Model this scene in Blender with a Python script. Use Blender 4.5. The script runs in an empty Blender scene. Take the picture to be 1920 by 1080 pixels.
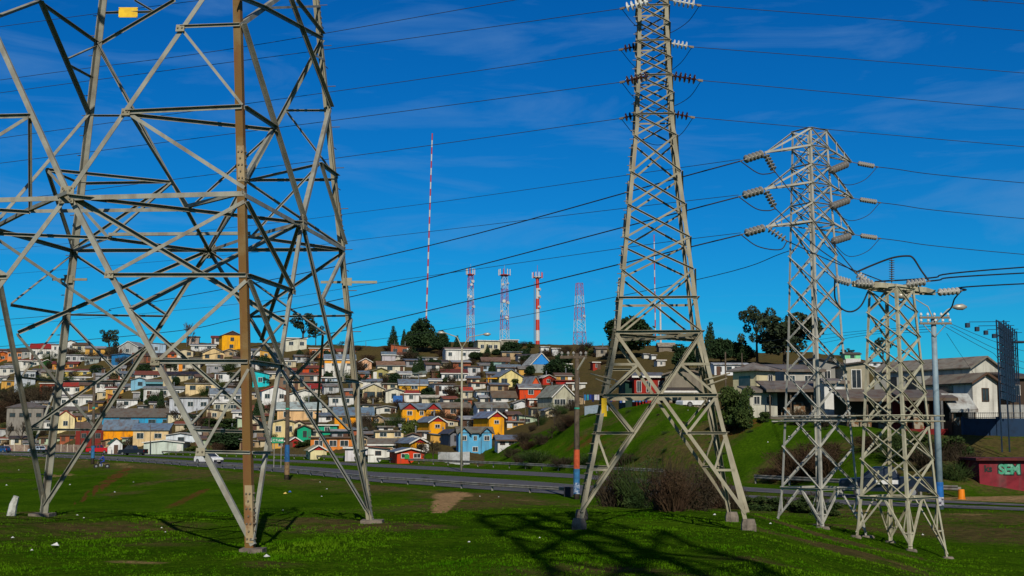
import bpy, bmesh, math, random
import numpy as np
from mathutils import Vector, Matrix, noise
random.seed(7)
S = bpy.context.scene
COL = S.collection
# ------------------------------------------------------------------ camera, sky, sun, exposure
F = 2373.8; PITCH = 0.1167; EYE = 1.7            # focal length in pixels of a 1920 wide picture
cam = bpy.data.objects.new("camera", bpy.data.cameras.new("camera")); COL.objects.link(cam)
cam.location = (0, 0, EYE); cam.rotation_euler = (math.pi/2 + PITCH, 0, 0)
cam.data.sensor_width = 36; cam.data.lens = 36*F/1920; cam.data.clip_end = 9000; cam.data.clip_start = 0.1
S.camera = cam
SUN_AZ, SUN_EL = math.radians(7.5), math.radians(35)   # sun behind the camera, to the right
SUNV = Vector((math.sin(SUN_AZ)*math.cos(SUN_EL), -math.cos(SUN_AZ)*math.cos(SUN_EL), math.sin(SUN_EL)))
w = bpy.data.worlds.new("World"); S.world = w; w.use_nodes = True
nt = w.node_tree; nt.nodes.clear(); N = nt.nodes.new; L = nt.links.new
out = N('ShaderNodeOutputWorld'); bg = N('ShaderNodeBackground'); sky = N('ShaderNodeTexSky')
sky.sky_type = 'NISHITA'; sky.sun_disc = False; sky.sun_elevation = SUN_EL
sky.sun_rotation = math.atan2(SUNV.x, SUNV.y); sky.altitude = 400; sky.air_density = 1.0; sky.dust_density = 0.15; sky.ozone_density = 2.5
hs = N('ShaderNodeHueSaturation'); hs.inputs['Saturation'].default_value = 1.42; hs.inputs['Value'].default_value = 1.0
L(sky.outputs[0], hs.inputs['Color'])
tint = N('ShaderNodeMixRGB'); tint.blend_type = 'MULTIPLY'; tint.inputs[0].default_value = 1; tint.inputs[2].default_value = (0.07, 0.80, 1.20, 1)
L(hs.outputs[0], tint.inputs[1])
tc = N('ShaderNodeTexCoord'); mp = N('ShaderNodeMapping'); mp.inputs['Scale'].default_value = (1.6, 1.6, 9.0); mp.inputs['Rotation'].default_value = (0.0, 0.16, 0.2)
L(tc.outputs['Generated'], mp.inputs[0])
nz = N('ShaderNodeTexNoise'); nz.inputs['Scale'].default_value = 3.4; nz.inputs['Detail'].default_value = 12; nz.inputs['Roughness'].default_value = 0.6; nz.inputs['Distortion'].default_value = 0.6
L(mp.outputs[0], nz.inputs['Vector'])
cr = N('ShaderNodeMapRange'); cr.inputs['From Min'].default_value = 0.50; cr.inputs['From Max'].default_value = 0.85; cr.inputs['To Max'].default_value = 0.46
L(nz.outputs[0], cr.inputs[0])
cm = N('ShaderNodeMixRGB'); cm.inputs[2].default_value = (2.2, 4.6, 8.6, 1)
L(cr.outputs[0], cm.inputs[0]); L(tint.outputs[0], cm.inputs[1])
# unseen thin cloud added to the sky behind the camera, whitening the blue fill light
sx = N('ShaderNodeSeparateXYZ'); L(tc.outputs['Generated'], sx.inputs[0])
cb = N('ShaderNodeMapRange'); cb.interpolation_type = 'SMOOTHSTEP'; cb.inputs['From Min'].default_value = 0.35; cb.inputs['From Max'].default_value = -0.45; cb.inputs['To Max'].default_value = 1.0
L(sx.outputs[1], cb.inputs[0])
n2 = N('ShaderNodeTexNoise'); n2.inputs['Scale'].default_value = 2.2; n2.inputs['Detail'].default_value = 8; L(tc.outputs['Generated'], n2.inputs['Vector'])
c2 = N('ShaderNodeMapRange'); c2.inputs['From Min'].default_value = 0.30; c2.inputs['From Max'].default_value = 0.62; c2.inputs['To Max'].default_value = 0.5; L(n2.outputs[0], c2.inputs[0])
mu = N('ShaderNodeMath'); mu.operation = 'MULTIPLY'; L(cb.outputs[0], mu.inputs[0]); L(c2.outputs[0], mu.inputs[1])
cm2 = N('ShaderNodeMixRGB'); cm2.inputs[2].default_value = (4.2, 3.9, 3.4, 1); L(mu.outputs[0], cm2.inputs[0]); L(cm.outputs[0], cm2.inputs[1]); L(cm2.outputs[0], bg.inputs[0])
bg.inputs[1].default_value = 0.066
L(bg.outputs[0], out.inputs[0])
sl = bpy.data.lights.new("sun", 'SUN'); sl.energy = 4.3; sl.angle = math.radians(0.4); sl.color = (1.0, 0.93, 0.80)
so = bpy.data.objects.new("sun", sl); COL.objects.link(so)
so.rotation_euler = (-SUNV).to_track_quat('-Z', 'Y').to_euler()
S.view_settings.view_transform = 'Standard'; S.view_settings.look = 'None'; S.view_settings.exposure = 0.0; S.view_settings.gamma = 1; S.view_settings.use_curve_mapping = False
S.cycles.max_bounces = 5; S.cycles.diffuse_bounces = 1; S.cycles.transparent_max_bounces = 8
# ------------------------------------------------------------------ pixel <-> world helpers (used once, to survey the place)
ct, st = math.cos(PITCH), math.sin(PITCH)
def ray(x, y):
    a = (x-960)/F; b = (540-y)/F
    return Vector((a, ct - b*st, st + b*ct))
def P(x, y, Y):
    d = ray(x, y); return Vector((0, 0, EYE)) + d*(Y/d.y)
def proj(p):
    z = p[2]-EYE; d = p[1]*ct + z*st; u = -p[1]*st + z*ct
    return 960 + F*p[0]/d, 540 - F*u/d
def C(h, k=1.0):
    h = h.lstrip('#'); v = [int(h[i:i+2], 16)/255 for i in (0, 2, 4)]
    return tuple((c/12.92 if c <= .04045 else ((c+.055)/1.055)**2.4)*k for c in v)
# ------------------------------------------------------------------ materials
MATS = {}
def mat(key, col, rough=0.7, metal=0.0, col2=None, scale=3.0, lo=0.45, hi=0.7, bump=0.0, bscale=40.0, wave=None, spec=0.4, detail=6, attr=None, stain=None):
    if key in MATS: return MATS[key]
    m = bpy.data.materials.new(key); m.use_nodes = True; t = m.node_tree; b = t.nodes['Principled BSDF']
    n = t.nodes.new; l = t.links.new
    b.inputs['Roughness'].default_value = rough; b.inputs['Metallic'].default_value = metal
    b.inputs['Specular IOR Level'].default_value = spec
    cur = None; tcn = n('ShaderNodeTexCoord')
    if col2 is None: col2 = tuple(c*0.72 for c in col)
    nz = n('ShaderNodeTexNoise'); nz.inputs['Scale'].default_value = scale; nz.inputs['Detail'].default_value = detail; nz.inputs['Roughness'].default_value = 0.65
    l(tcn.outputs['Object'], nz.inputs['Vector'])
    mr = n('ShaderNodeMapRange'); mr.inputs['From Min'].default_value = lo; mr.inputs['From Max'].default_value = hi; mr.clamp = True
    l(nz.outputs[0], mr.inputs[0])
    mx = n('ShaderNodeMixRGB'); mx.inputs[1].default_value = (*col, 1); mx.inputs[2].default_value = (*col2, 1)
    l(mr.outputs[0], mx.inputs[0]); cur = mx.outputs[0]
    if stain:      # streaks of dirt or rust running down
        mp = n('ShaderNodeMapping'); mp.inputs['Scale'].default_value = (stain[1], stain[1], stain[1]*0.12); l(tcn.outputs['Object'], mp.inputs[0])
        n2 = n('ShaderNodeTexNoise'); n2.inputs['Scale'].default_value = 1.0; n2.inputs['Detail'].default_value = 5; l(mp.outputs[0], n2.inputs['Vector'])
        m2 = n('ShaderNodeMapRange'); m2.inputs['From Min'].default_value = stain[2]; m2.inputs['From Max'].default_value = stain[3]; m2.inputs['To Max'].default_value = stain[4]; l(n2.outputs[0], m2.inputs[0])
        x2 = n('ShaderNodeMixRGB'); x2.inputs[2].default_value = (*stain[0], 1); l(m2.outputs[0], x2.inputs[0]); l(cur, x2.inputs[1]); cur = x2.outputs[0]
    if wave:       # boards or corrugation: (axis, scale, strength)
        wv = n('ShaderNodeTexWave'); wv.bands_direction = wave[0]; wv.inputs['Scale'].default_value = wave[1]; wv.wave_profile = 'SAW' if wave[0] == 'Z' else 'SIN'
        wv.inputs['Distortion'].default_value = 0.0
        l(tcn.outputs['Object'], wv.inputs['Vector'])
        bp = n('ShaderNodeBump'); bp.inputs['Strength'].default_value = wave[2]; bp.inputs['Distance'].default_value = 0.05
        l(wv.outputs['Fac'], bp.inputs['Height']); l(bp.outputs[0], b.inputs['Normal'])
    elif bump:
        nb = n('ShaderNodeTexNoise'); nb.inputs['Scale'].default_value = bscale; nb.inputs['Detail'].default_value = 5; l(tcn.outputs['Object'], nb.inputs['Vector'])
        bp = n('ShaderNodeBump'); bp.inputs['Strength'].default_value = bump; bp.inputs['Distance'].default_value = 0.03
        l(nb.outputs[0], bp.inputs['Height']); l(bp.outputs[0], b.inputs['Normal'])
    l(cur, b.inputs['Base Color'])
    MATS[key] = m; return m
def wallm(h, k=0.92, wave=('Z', 2.2, 0.35)):
    c = C(h, k)
    return mat('wall_'+h.strip('#')+wave[0], c, 0.85, col2=tuple(x*0.7 for x in c), scale=0.8, lo=.42, hi=.8, wave=wave, spec=.2, stain=((0.075, 0.06, 0.048), 1.9, .48, .78, .6))
def roofm(h, k=0.84, wave=('X', 3.2, 0.5)):
    c = C(h, k)
    return mat('roof_'+h.strip('#')+wave[0], c, 0.6, col2=tuple(x*0.6+0.01 for x in c), scale=1.1, lo=.4, hi=.75, wave=wave, spec=.35, stain=((0.095, 0.048, 0.024), 1.3, .48, .70, .7))
STEEL = mat('galvanised_steel', (0.265, 0.262, 0.215), 0.6, 0.0, col2=(0.16, 0.155, 0.125), scale=2.6, lo=.4, hi=.68, bump=.15, bscale=60, stain=((0.13, 0.085, 0.05), 5.0, .52, .75, .65))
STEEL2 = mat('old_cream_steel', (0.285, 0.26, 0.18), 0.65, 0.0, col2=(0.165, 0.145, 0.095), scale=1.8, lo=.4, hi=.7, bump=.15, bscale=60, stain=((0.17, 0.10, 0.05), 4.0, .55, .8, .6))
RUST = mat('rust_stained_steel', (0.135, 0.068, 0.012), 0.8, 0.0, col2=(0.18, 0.125, 0.05), scale=0.8, lo=.54, hi=.68, bump=.2, bscale=50, stain=((0.13, 0.045, 0.012), 9.0, .5, .72, .8))
BOLT = mat('bolt_heads', (0.17, 0.14, 0.10), 0.6, 0.4)
CONC = mat('old_concrete', (0.20, 0.165, 0.13), 0.95, col2=(0.085, 0.072, 0.058), scale=4, lo=.4, hi=.65, bump=.8, bscale=14, spec=.1)
PORC_W = mat('white_porcelain', (0.62, 0.62, 0.58), 0.22, col2=(0.5, 0.5, 0.46), spec=.6)
PORC_G = mat('grey_porcelain', (0.27, 0.255, 0.225), 0.35, col2=(0.17, 0.16, 0.14), spec=.4)
PORC_L = mat('dusty_white_porcelain', (0.40, 0.39, 0.35), 0.35, col2=(0.26, 0.25, 0.22), spec=.4)
PORC_B = mat('brown_porcelain', (0.035, 0.014, 0.010), 0.2, col2=(0.05, 0.02, 0.014), spec=.7)
WIRE = mat('weathered_wire', (0.030, 0.032, 0.036), 0.7, 0.0, spec=.2)
CABLE = mat('black_cable', (0.012, 0.012, 0.012), 0.6, spec=.3)
GLASS = mat('dark_window_glass', (0.02, 0.025, 0.03), 0.12, col2=(0.05, 0.055, 0.06), scale=1.0, spec=.7)
FRAME_W = mat('white_window_frame', C('#dcd9d0', .85), 0.6)
FRAME_G = mat('grey_window_frame', C('#7d7a74', .8), 0.7)
FRAME_B = mat('brown_window_frame', C('#5a4231', .8), 0.7)
WOODP = mat('weathered_pole_wood', C('#77695a', .6), 0.95, col2=C('#4a4138', .6), scale=3, bump=.5, bscale=25, stain=((0.05, 0.04, 0.03), 8, .5, .7, .8), spec=.1)
TYRE = mat('tyre_rubber', (0.015, 0.015, 0.015), 0.9)
RIM = mat('wheel_metal', (0.35, 0.35, 0.35), 0.4, .7)
# ------------------------------------------------------------------ mesh building
class MB:
    def __init__(s): s.v = []; s.f = []; s.m = []
    def face(s, pts, m=0):
        i = len(s.v); s.v += [tuple(p) for p in pts]; s.f.append(tuple(range(i, i+len(pts)))); s.m.append(m)
    def add(s, vs, fs, m=0):
        i = len(s.v); s.v += [tuple(p) for p in vs]
        for f in fs: s.f.append(tuple(a+i for a in f)); s.m.append(m)
    def box(s, a, b, m=0):
        x0, y0, z0 = a; x1, y1, z1 = b
        s.add([(x0,y0,z0),(x1,y0,z0),(x1,y1,z0),(x0,y1,z0),(x0,y0,z1),(x1,y0,z1),(x1,y1,z1),(x0,y1,z1)],
              [(0,3,2,1),(4,5,6,7),(0,1,5,4),(1,2,6,5),(2,3,7,6),(3,0,4,7)], m)
    def prism(s, prof, p, q, ux, uy, m=0, caps=True):       # prof: list of (a,b) swept from p to q
        n = len(prof); p = Vector(p); q = Vector(q)
        vs = [p + ux*a + uy*b for a, b in prof] + [q + ux*a + uy*b for a, b in prof]
        fs = [(i, (i+1) % n, n+(i+1) % n, n+i) for i in range(n)]
        if caps: fs += [tuple(range(n-1, -1, -1)), tuple(range(n, 2*n))]
        s.add(vs, fs, m)
    def tube(s, pts, r, n=6, m=0, caps=True):
        pts = [Vector(p) for p in pts]; k = len(pts)
        rs = r if isinstance(r, (list, tuple)) else [r]*k
        vs = []; up0 = None
        for i, p in enumerate(pts):
            a = (pts[min(i+1, k-1)] - pts[max(i-1, 0)]).normalized()
            if up0 is None: up0 = Vector((0, 0, 1)) if abs(a.z) < .9 else Vector((0, 1, 0))
            u = a.cross(up0).normalized(); v = u.cross(a)
            vs += [p + (u*math.cos(2*math.pi*j/n) + v*math.sin(2*math.pi*j/n))*rs[i] for j in range(n)]
        fs = [(i*n+j, i*n+(j+1) % n, (i+1)*n+(j+1) % n, (i+1)*n+j) for i in range(k-1) for j in range(n)]
        if caps: fs += [tuple(range(n-1, -1, -1)), tuple(range((k-1)*n, k*n))]
        s.add(vs, fs, m)
    def lathe(s, prof, n=12, m=0, c=(0, 0, 0)):              # prof: list of (r,z)
        vs = [(c[0]+r*math.cos(2*math.pi*j/n), c[1]+r*math.sin(2*math.pi*j/n), c[2]+z) for r, z in prof for j in range(n)]
        fs = [(i*n+j, i*n+(j+1) % n, (i+1)*n+(j+1) % n, (i+1)*n+j) for i in range(len(prof)-1) for j in range(n)]
        fs += [tuple(range(n-1, -1, -1)), tuple(range((len(prof)-1)*n, len(prof)*n))]
        s.add(vs, fs, m)
    def lbar(s, p, q, n, wd, t=None, out=False, m=0, ext=0.0):  # steel angle from p to q lying on a face with outward normal n
        p = Vector(p); q = Vector(q); a = (q-p).normalized(); t = t or max(wd*0.13, .008)
        n = (n - a*n.dot(a)).normalized(); sdir = a.cross(n)
        if sdir.z > 0 or (abs(sdir.z) < 1e-4 and sdir.x < 0): sdir = -sdir
        o = -sdir*(wd/2); g = n if out else -n
        prof = [(0, 0), (wd, 0), (wd, t), (t, t), (t, wd), (0, wd)]
        s.prism(prof, p+o-a*ext, q+o+a*ext, sdir, g, m)
def obj(name, mb, mats, parent=None, smooth=False, loc=None):
    me = bpy.data.meshes.new(name)
    v = mb.v
    if loc is not None: v = [(a-loc[0], b-loc[1], c-loc[2]) for a, b, c in v]
    me.from_pydata(v, [], mb.f)
    if not isinstance(mats, (list, tuple)): mats = [mats]
    for m_ in mats: me.materials.append(m_)
    if len(mats) > 1: me.polygons.foreach_set('material_index', mb.m)
    if smooth: me.polygons.foreach_set('use_smooth', [True]*len(me.polygons))
    bm = bmesh.new(); bm.from_mesh(me); bmesh.ops.recalc_face_normals(bm, faces=bm.faces); bm.to_mesh(me); bm.free()
    o = bpy.data.objects.new(name, me); COL.objects.link(o)
    if parent: o.parent = parent
    if loc is not None and parent is None: o.location = loc
    return o
def tag(o, label, cat, group=None):
    o['label'] = label; o['category'] = cat
    if group: o['group'] = group
    return o
def thing(name, label, cat, loc=(0, 0, 0), rz=0.0, group=None):
    o = bpy.data.objects.new(name, None); COL.objects.link(o); o.location = loc; o.rotation_euler = (0, 0, rz); o.empty_display_size = .3
    return tag(o, label, cat, group)
def struct(o, kind='structure'): o['kind'] = kind; return o
def dup(root, loc, rz=0.0, sc=1.0, label=None, group=None, rot=None):
    r = root.copy(); COL.objects.link(r); r.location = loc
    r.rotation_euler = rot if rot is not None else (0, 0, rz); r.scale = (sc, sc, sc) if not isinstance(sc, (tuple, list)) else sc
    if label: r['label'] = label
    if group: r['group'] = group
    for ch in list(root.children):
        c = ch.copy(); COL.objects.link(c); c.parent = r
        for g in list(ch.children):
            d = g.copy(); COL.objects.link(d); d.parent = c
    return r
# ------------------------------------------------------------------ terrain: surveyed profiles along bearings
# per bearing: feature list, each (Y, z) or (y_pixel, Y, 'p')
def zz(y, Y): return P(960, y, Y).z
def rd(y, h=3.4): # point of the road plane seen at row y
    lo, hi = 20.0, 900.0
    for _ in range(50):
        m_ = (lo+hi)/2
        if P(960, y, m_).z < EYE-h: hi = m_
        else: lo = m_
    return (m_, EYE-h)
COLS = {
 -700: [(8,0),(20,0),(29,-.02),(65,-2.3),(380,-1.7),rd(837),rd(834.5),rd(833.8),rd(832.8),rd(832),(600,0),(620,5),(640,10),(660,16),(680,20),(700,25),(720,30),(1100,6),(4000,-40)],
 0:    [(8,0),(20,0),(29,-.02),(65,-2.3),(205,-1.72),rd(853.5),rd(848),rd(846.5),rd(845),rd(843.6),(335,zz(842,335)),(350,zz(820,350)),(375,zz(800,375)),(392,zz(770,392)),(410,zz(740,410)),(440,zz(690,440)),(475,zz(655,475)),(900,8),(4000,-40)],
 360:  [(8,0),(20,0),(29,-.05),(60,-1.9),(130,-1.72),rd(874),rd(864),rd(859),rd(856),rd(853.5),(245,zz(850,245)),(262,zz(830,262)),(285,zz(800,285)),(310,zz(765,310)),(335,zz(735,335)),(378,zz(690,378)),(435,zz(640,435)),(900,10),(4000,-40)],
 700:  [(8,0),(21,0),(29.5,-.1),(46,-1.35),(87,-1.72),rd(903),rd(885),rd(875.5),rd(870),rd(866.5),(176,-1.5),(190,zz(850,190)),(220,zz(815,220)),(250,zz(780,250)),(290,zz(740,290)),(340,zz(695,340)),(415,zz(652,415)),(900,10),(4000,-40)],
 900:  [(8,0),(21,0),(30,-.1),(42,-1.0),(74,-1.72),rd(917),rd(896),rd(887.5),rd(880),rd(875),(149,-1.7),(159,-1.5),(172,zz(856,172)),(192,zz(840,192)),(260,zz(768,260)),(330,zz(702,330)),(420,zz(645,420)),(900,10),(4000,-40)],
 1080: [(8,0),(22,0),(32,-.15),(42,-.9),(64,-1.72),rd(928),rd(909.5),rd(897),rd(889.5),rd(885),(128,zz(851,128)),(136,zz(812,136)),(145,zz(776,145)),(185,zz(784,185)),(268,zz(742,268)),(340,zz(690,340)),(420,zz(645,420)),(900,10),(4000,-40)],
 1250: [(8,0),(22,0),(33,-.15),(45,-1.1),(62,-1.72),rd(933),rd(919),rd(911),rd(902),rd(894),(112,zz(840,112)),(121,zz(793,121)),(131,zz(758,131)),(170,zz(762,170)),(232,zz(735,232)),(310,zz(688,310)),(390,zz(650,390)),(900,10),(4000,-40)],
 1400: [(8,0),(22,-.05),(33,-.25),(45,-1.3),(60,-1.75),rd(938),rd(929),rd(922),rd(914),rd(905),(99,zz(862,99)),(105,zz(820,105)),(110,zz(786,110)),(137,zz(777,137)),(205,zz(735,205)),(300,zz(692,300)),(385,zz(658,385)),(900,10),(4000,-40)],
 1600: [(8,0),(22,-.45),(36,-1.15),(48,-1.6),(60,-1.72),rd(946),rd(939),rd(935),rd(928),rd(917),(86,zz(872,86)),(92,zz(838,92)),(100,zz(803,100)),(132,zz(797,132)),(205,zz(740,205)),(300,zz(702,300)),(400,zz(668,400)),(900,10),(4000,-40)],
 1760: [(8,0),(22,-.85),(37,-1.72),(48,-1.80),(57,-1.73),rd(951),rd(946.5),rd(943),rd(938.5),rd(932),(78,zz(893,78)),(84,zz(853,84)),(92,zz(815,92)),(132,zz(812,132)),(220,zz(765,220)),(300,zz(735,300)),(400,zz(708,400)),(900,10),(4000,-40)],
 1920: [(8,0),(22,-.95),(37,-1.8),(47,-1.82),(55,-1.73),rd(957),rd(953),rd(950),rd(946.5),rd(926),(79,zz(903,79)),(84,zz(862,84)),(92,zz(818,92)),(132,zz(815,132)),(220,zz(770,220)),(300,zz(740,300)),(400,zz(712,400)),(900,10),(4000,-40)],
 2600: [(8,0),(22,-1.0),(30,-1.75),(38,-1.8),(44,-1.73),(46,-1.7),(47.5,-1.7),(48.7,-1.7),(50,-1.7),(56,-1.7),(60,0),(66,1),(76,2),(110,3),(200,6),(300,10),(400,16),(900,5),(4000,-40)],
}
XS = np.array(sorted(COLS)); NF = 19
FY = np.array([[COLS[x][k][0] for k in range(NF)] for x in XS], float); FZ = np.array([[COLS[x][k][1] for k in range(NF)] for x in XS], float)
def feats(u):
    u = min(max(u, XS[0]), XS[-1]-1e-6); j = int(np.searchsorted(XS, u, side='right'))-1; t = (u-XS[j])/(XS[j+1]-XS[j])
    return FY[j]+(FY[j+1]-FY[j])*t, FZ[j]+(FZ[j+1]-FZ[j])*t
def rough(X, Y):
    a = 0.12*noise.noise(Vector((X*.13, Y*.13, 0))) + .085*noise.noise(Vector((X*.6, Y*.6, 3)))
    t = min(1, max(0, (Y-70)/110)); a = a*(1+2*t) + 1.2*max(0, t-.35)/.65*noise.noise(Vector((X*.03, Y*.03, 5)))
    return a
def uof(X, Y): return 960 + F*X/(Y*ct)
def TZ(X, Y, ft=None):
    if Y < 8: return 0.0
    Yk, Zk = ft or feats(uof(X, Y)); z = float(np.interp(Y, Yk, Zk))
    k = int(np.searchsorted(Yk, Y))
    r = rough(X, Y)
    if 5 <= k <= 9: r *= 0.0
    if Y < 12: r *= (Y-8)/4
    return z + r
def ground(px, py, y0=9.0, y1=640.0):      # where the line of sight through a surveyed point meets the ground
    prev = y0; Yv = y0
    while Yv < y1:
        p = P(px, py, Yv)
        if p.z <= TZ(p.x, Yv):
            lo, hi = prev, Yv
            for _ in range(14):
                m_ = (lo+hi)/2; q = P(px, py, m_)
                if q.z <= TZ(q.x, m_): hi = m_
                else: lo = m_
            q = P(px, py, hi); return Vector((q.x, hi, TZ(q.x, hi)))
        prev = Yv; Yv *= 1.012
    return P(px, py, y1*0.7)
# ------------------------------------------------------------------ ground
PATCH = []   # (x, y, radius, kind, strength)
def patch(px, py, r, kind, s=1.0, ex=1.0):
    g = ground(px, py); PATCH.append((g.x, g.y, r, kind, s, ex))
for px, py, r, k, s, ex in [
    (850,927,1.1,'d',1.3,5),(845,930,1.0,'d',1.3,6),(841,934,.8,'d',1.3,7),(838,938,.65,'d',1.3,8),(834,943,.55,'d',1.3,8),(831,948,.5,'d',1.3,8),(828,953,.42,'d',1.2,7),(825,958,.36,'d',1.1,6),(700,985,1.5,'b',.9,1),(640,990,1.6,'b',.8,1),(600,980,1.4,'b',.7,1),
    (160,990,1.6,'b',.8,.7),(220,992,1.6,'b',.7,.7),(280,988,1.3,'b',.6,.7),(100,984,1.0,'b',.6,.8),(330,1010,.9,'b',.5,.6),(300,1020,.9,'b',.5,.6),
    (245,1055,.7,'d',.6,.6),(500,1055,.5,'b',.8,.6),(285,860,2.2,'b',.7,3),(110,892,1.8,'d',.7,2),(230,925,2.0,'b',.5,2),(180,1005,1.2,'b',.6,.7),
    (1520,1000,2.2,'b',.8,.8),(1580,1030,1.8,'b',.9,.8),(1470,985,1.4,'b',.7,.8),(1640,1045,1.5,'b',.7,.8),(1100,1068,1.4,'b',.6,.5),(1180,1072,1.2,'b',.6,.5),(1420,1050,1.0,'b',.5,.6),
    (1690,1040,.9,'b',.6,.8),(1850,840,6,'b',.9,1.2),(1905,845,6,'b',.9,1.2),(1800,872,5,'b',.9,1.2),(1640,830,4,'b',.7,1),(1500,860,4,'b',.8,1),(1600,990,2.5,'b',.7,1),(1700,1000,3,'b',.6,1),(1850,1000,5,'b',.8,1.2),(1780,1000,3,'b',.5,1.2),(1880,970,4,'b',.7,1.2),(900,945,2.2,'b',.8,2),(980,942,2.4,'b',.8,2),(930,930,2.5,'b',.7,2),(880,950,2,'b',.8,2),
    (1110,826,2.2,'r',.75,.8),(1080,828,1.8,'r',.7,.8),(1130,830,1.3,'r',.6,.8),(1050,836,1.2,'r',.5,1),(1180,815,4,'b',.5,.8),(1120,800,3,'b',.5,.8),(1290,845,5,'b',.7,1),(1330,800,2.5,'b',.8,1),(1150,790,2,'b',.4,1),(1230,850,5,'b',.6,1),
    (1390,800,2.5,'r',.8,1),(1360,810,2.0,'b',.8,1),(1860,826,2,'b',.8,1),(1240,760,2,'b',.6,1),(1720,930,3,'b',.6,1)]:
    patch(px, py, r, k, s, ex)
for i in range(26):      # the worn red path climbing the embankment at the left, and its fainter neighbours
    t = i/25; patch(146+(238-146)*t, 943-(943-879)*t, .17+.36*t, 'r', 1.0, 7)
for i in range(12):
    t = i/11; patch(325+60*t, 948-30*t, .42, 'r', .75, 5); patch(205+35*t, 938-45*t, .45, 'r', .45, 5); patch(275+110*t, 905-12*t, .8, 'b', .6, 5)
PA = np.array([(a, b, c, s, e) for a, b, c, k, s, e in PATCH]); PK = [p[3] for p in PATCH]
US = np.concatenate([np.arange(-2600, -700, 190), np.arange(-700, -20, 20), np.arange(-20, 1960, 5), np.arange(1960, 2601, 20), np.arange(2790, 4600, 190)])
SUB = [26, 30, 16, 44, 4, 2, 3, 2, 4, 6, 8, 10, 6, 9, 9, 9, 8, 4]
verts = []; zone = []
for u in US:
    Yk, Zk = feats(u); Ys = []
    for k in range(NF-1):
        for j in range(SUB[k]): Ys.append(Yk[k] + (Yk[k+1]-Yk[k])*j/SUB[k])
    Ys.append(Yk[-1])
    for Yv in Ys:
        X = (u-960)*Yv*ct/F; z = TZ(X, Yv, (Yk, Zk))
        verts.append((X, Yv, z))
        n1 = noise.noise(Vector((X*.11, Yv*.07, 1.3))); hill = 1.0 if Yv > (Yk[12]+6 if u > 905 else Yk[9]+14) else 0.0
        b = max(0, n1*0.95) * (1 if Yv < 70 else .85); r_ = 0; d = 0
        q_ = (Yv-Yk[4])/(Yk[4]-Yk[3])
        if -.45 < q_ < .12: b = max(b, (.95-1.6*abs(q_+.04))*(.7+.7*noise.noise(Vector((X*.25, Yv*.05, 2))))); d = max(0, .62-2.6*abs(q_))*(.6+.9*noise.noise(Vector((X*.4, Yv*.1, 7))))
        if hill: b = max(b, .75 + .5*n1)
        if Yk[8] < Yv < Yk[9] and u > 1680: d = .75
        verts_k = (b, d, r_)
        zone.append([b, d, r_, hill])
V = np.array(verts); Zn = np.array(zone)
for (a, b, c, s, e), k in zip(PA, PK):
    q = np.sqrt((V[:, 0]-a)**2 + ((V[:, 1]-b)/e)**2)/c
    wv = s*np.clip(1.35-q, 0, 1)
    j = {'b': 0, 'd': 1, 'r': 2}[k]; Zn[:, j] = np.maximum(Zn[:, j], wv)
nr = sum(SUB)+1; nc = len(US)
idx = np.arange(nc*nr).reshape(nc, nr)
quads = np.stack([idx[:-1, :-1], idx[1:, :-1], idx[1:, 1:], idx[:-1, 1:]], -1).reshape(-1, 4)
me = bpy.data.meshes.new('ground'); me.from_pydata(V.tolist() + [(-900, 8, 0), (-900, -500, 0), (900, -500, 0), (900, 8, 0)], [], quads.tolist())
n0 = nc*nr
bm = bmesh.new(); bm.from_mesh(me); bm.verts.ensure_lookup_table()
edge = [bm.verts[int(i)] for i in idx[:, 0]]
a_, b_, c_, d_ = [bm.verts[n0+i] for i in range(4)]
bm.faces.new([a_, b_, c_, d_] + edge[::-1])
bmesh.ops.recalc_face_normals(bm, faces=bm.faces); bm.to_mesh(me); bm.free()
at = me.color_attributes.new('zone', 'FLOAT_COLOR', 'POINT')
zc = np.concatenate([Zn, np.zeros((4, 4))]).astype(np.float32); at.data.foreach_set('color', zc.ravel())
me.polygons.foreach_set('use_smooth', [True]*len(me.polygons))
gm = bpy.data.materials.new('meadow_ground'); gm.use_nodes = True; t = gm.node_tree; bs = t.nodes['Principled BSDF']; n = t.nodes.new; l = t.links.new
bs.inputs['Roughness'].default_value = 1; bs.inputs['Specular IOR Level'].default_value = 0
tcn = n('ShaderNodeTexCoord'); va = n('ShaderNodeVertexColor'); va.layer_name = 'zone'; sp = n('ShaderNodeSeparateColor'); l(va.outputs[0], sp.inputs[0])
def nzn(sc, det=6, ro=.65):
    q = n('ShaderNodeTexNoise'); q.inputs['Scale'].default_value = sc; q.inputs['Detail'].default_value = det; q.inputs['Roughness'].default_value = ro; l(tcn.outputs['Object'], q.inputs['Vector']); return q.outputs[0]
def mrn(src, a, b, c=0., d=1.):
    q = n('ShaderNodeMapRange'); q.inputs[1].default_value = a; q.inputs[2].default_value = b; q.inputs[3].default_value = c; q.inputs[4].default_value = d; l(src, q.inputs[0]); return q.outputs[0]
def mixn(fac, a, b):
    q = n('ShaderNodeMixRGB'); l(fac, q.inputs[0])
    for i, c_ in ((1, a), (2, b)):
        if isinstance(c_, tuple): q.inputs[i].default_value = (*c_, 1)
        else: l(c_, q.inputs[i])
    return q.outputs[0]
def mth(op, a, b):
    q = n('ShaderNodeMath'); q.operation = op
    for i, c_ in ((0, a), (1, b)):
        if isinstance(c_, (int, float)): q.inputs[i].default_value = c_
        else: l(c_, q.inputs[i])
    return q.outputs[0]
g1 = mixn(mrn(nzn(.22, 9, .7), .36, .64), (0.016, 0.056, 0.001), (0.060, 0.126, 0.004))
g2 = mixn(mrn(nzn(5.0, 8), .40, .68), g1, (0.012, 0.040, 0.002))
g2 = mixn(mrn(nzn(24.0, 6), .50, .72), g2, (0.085, 0.120, 0.010))
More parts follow.
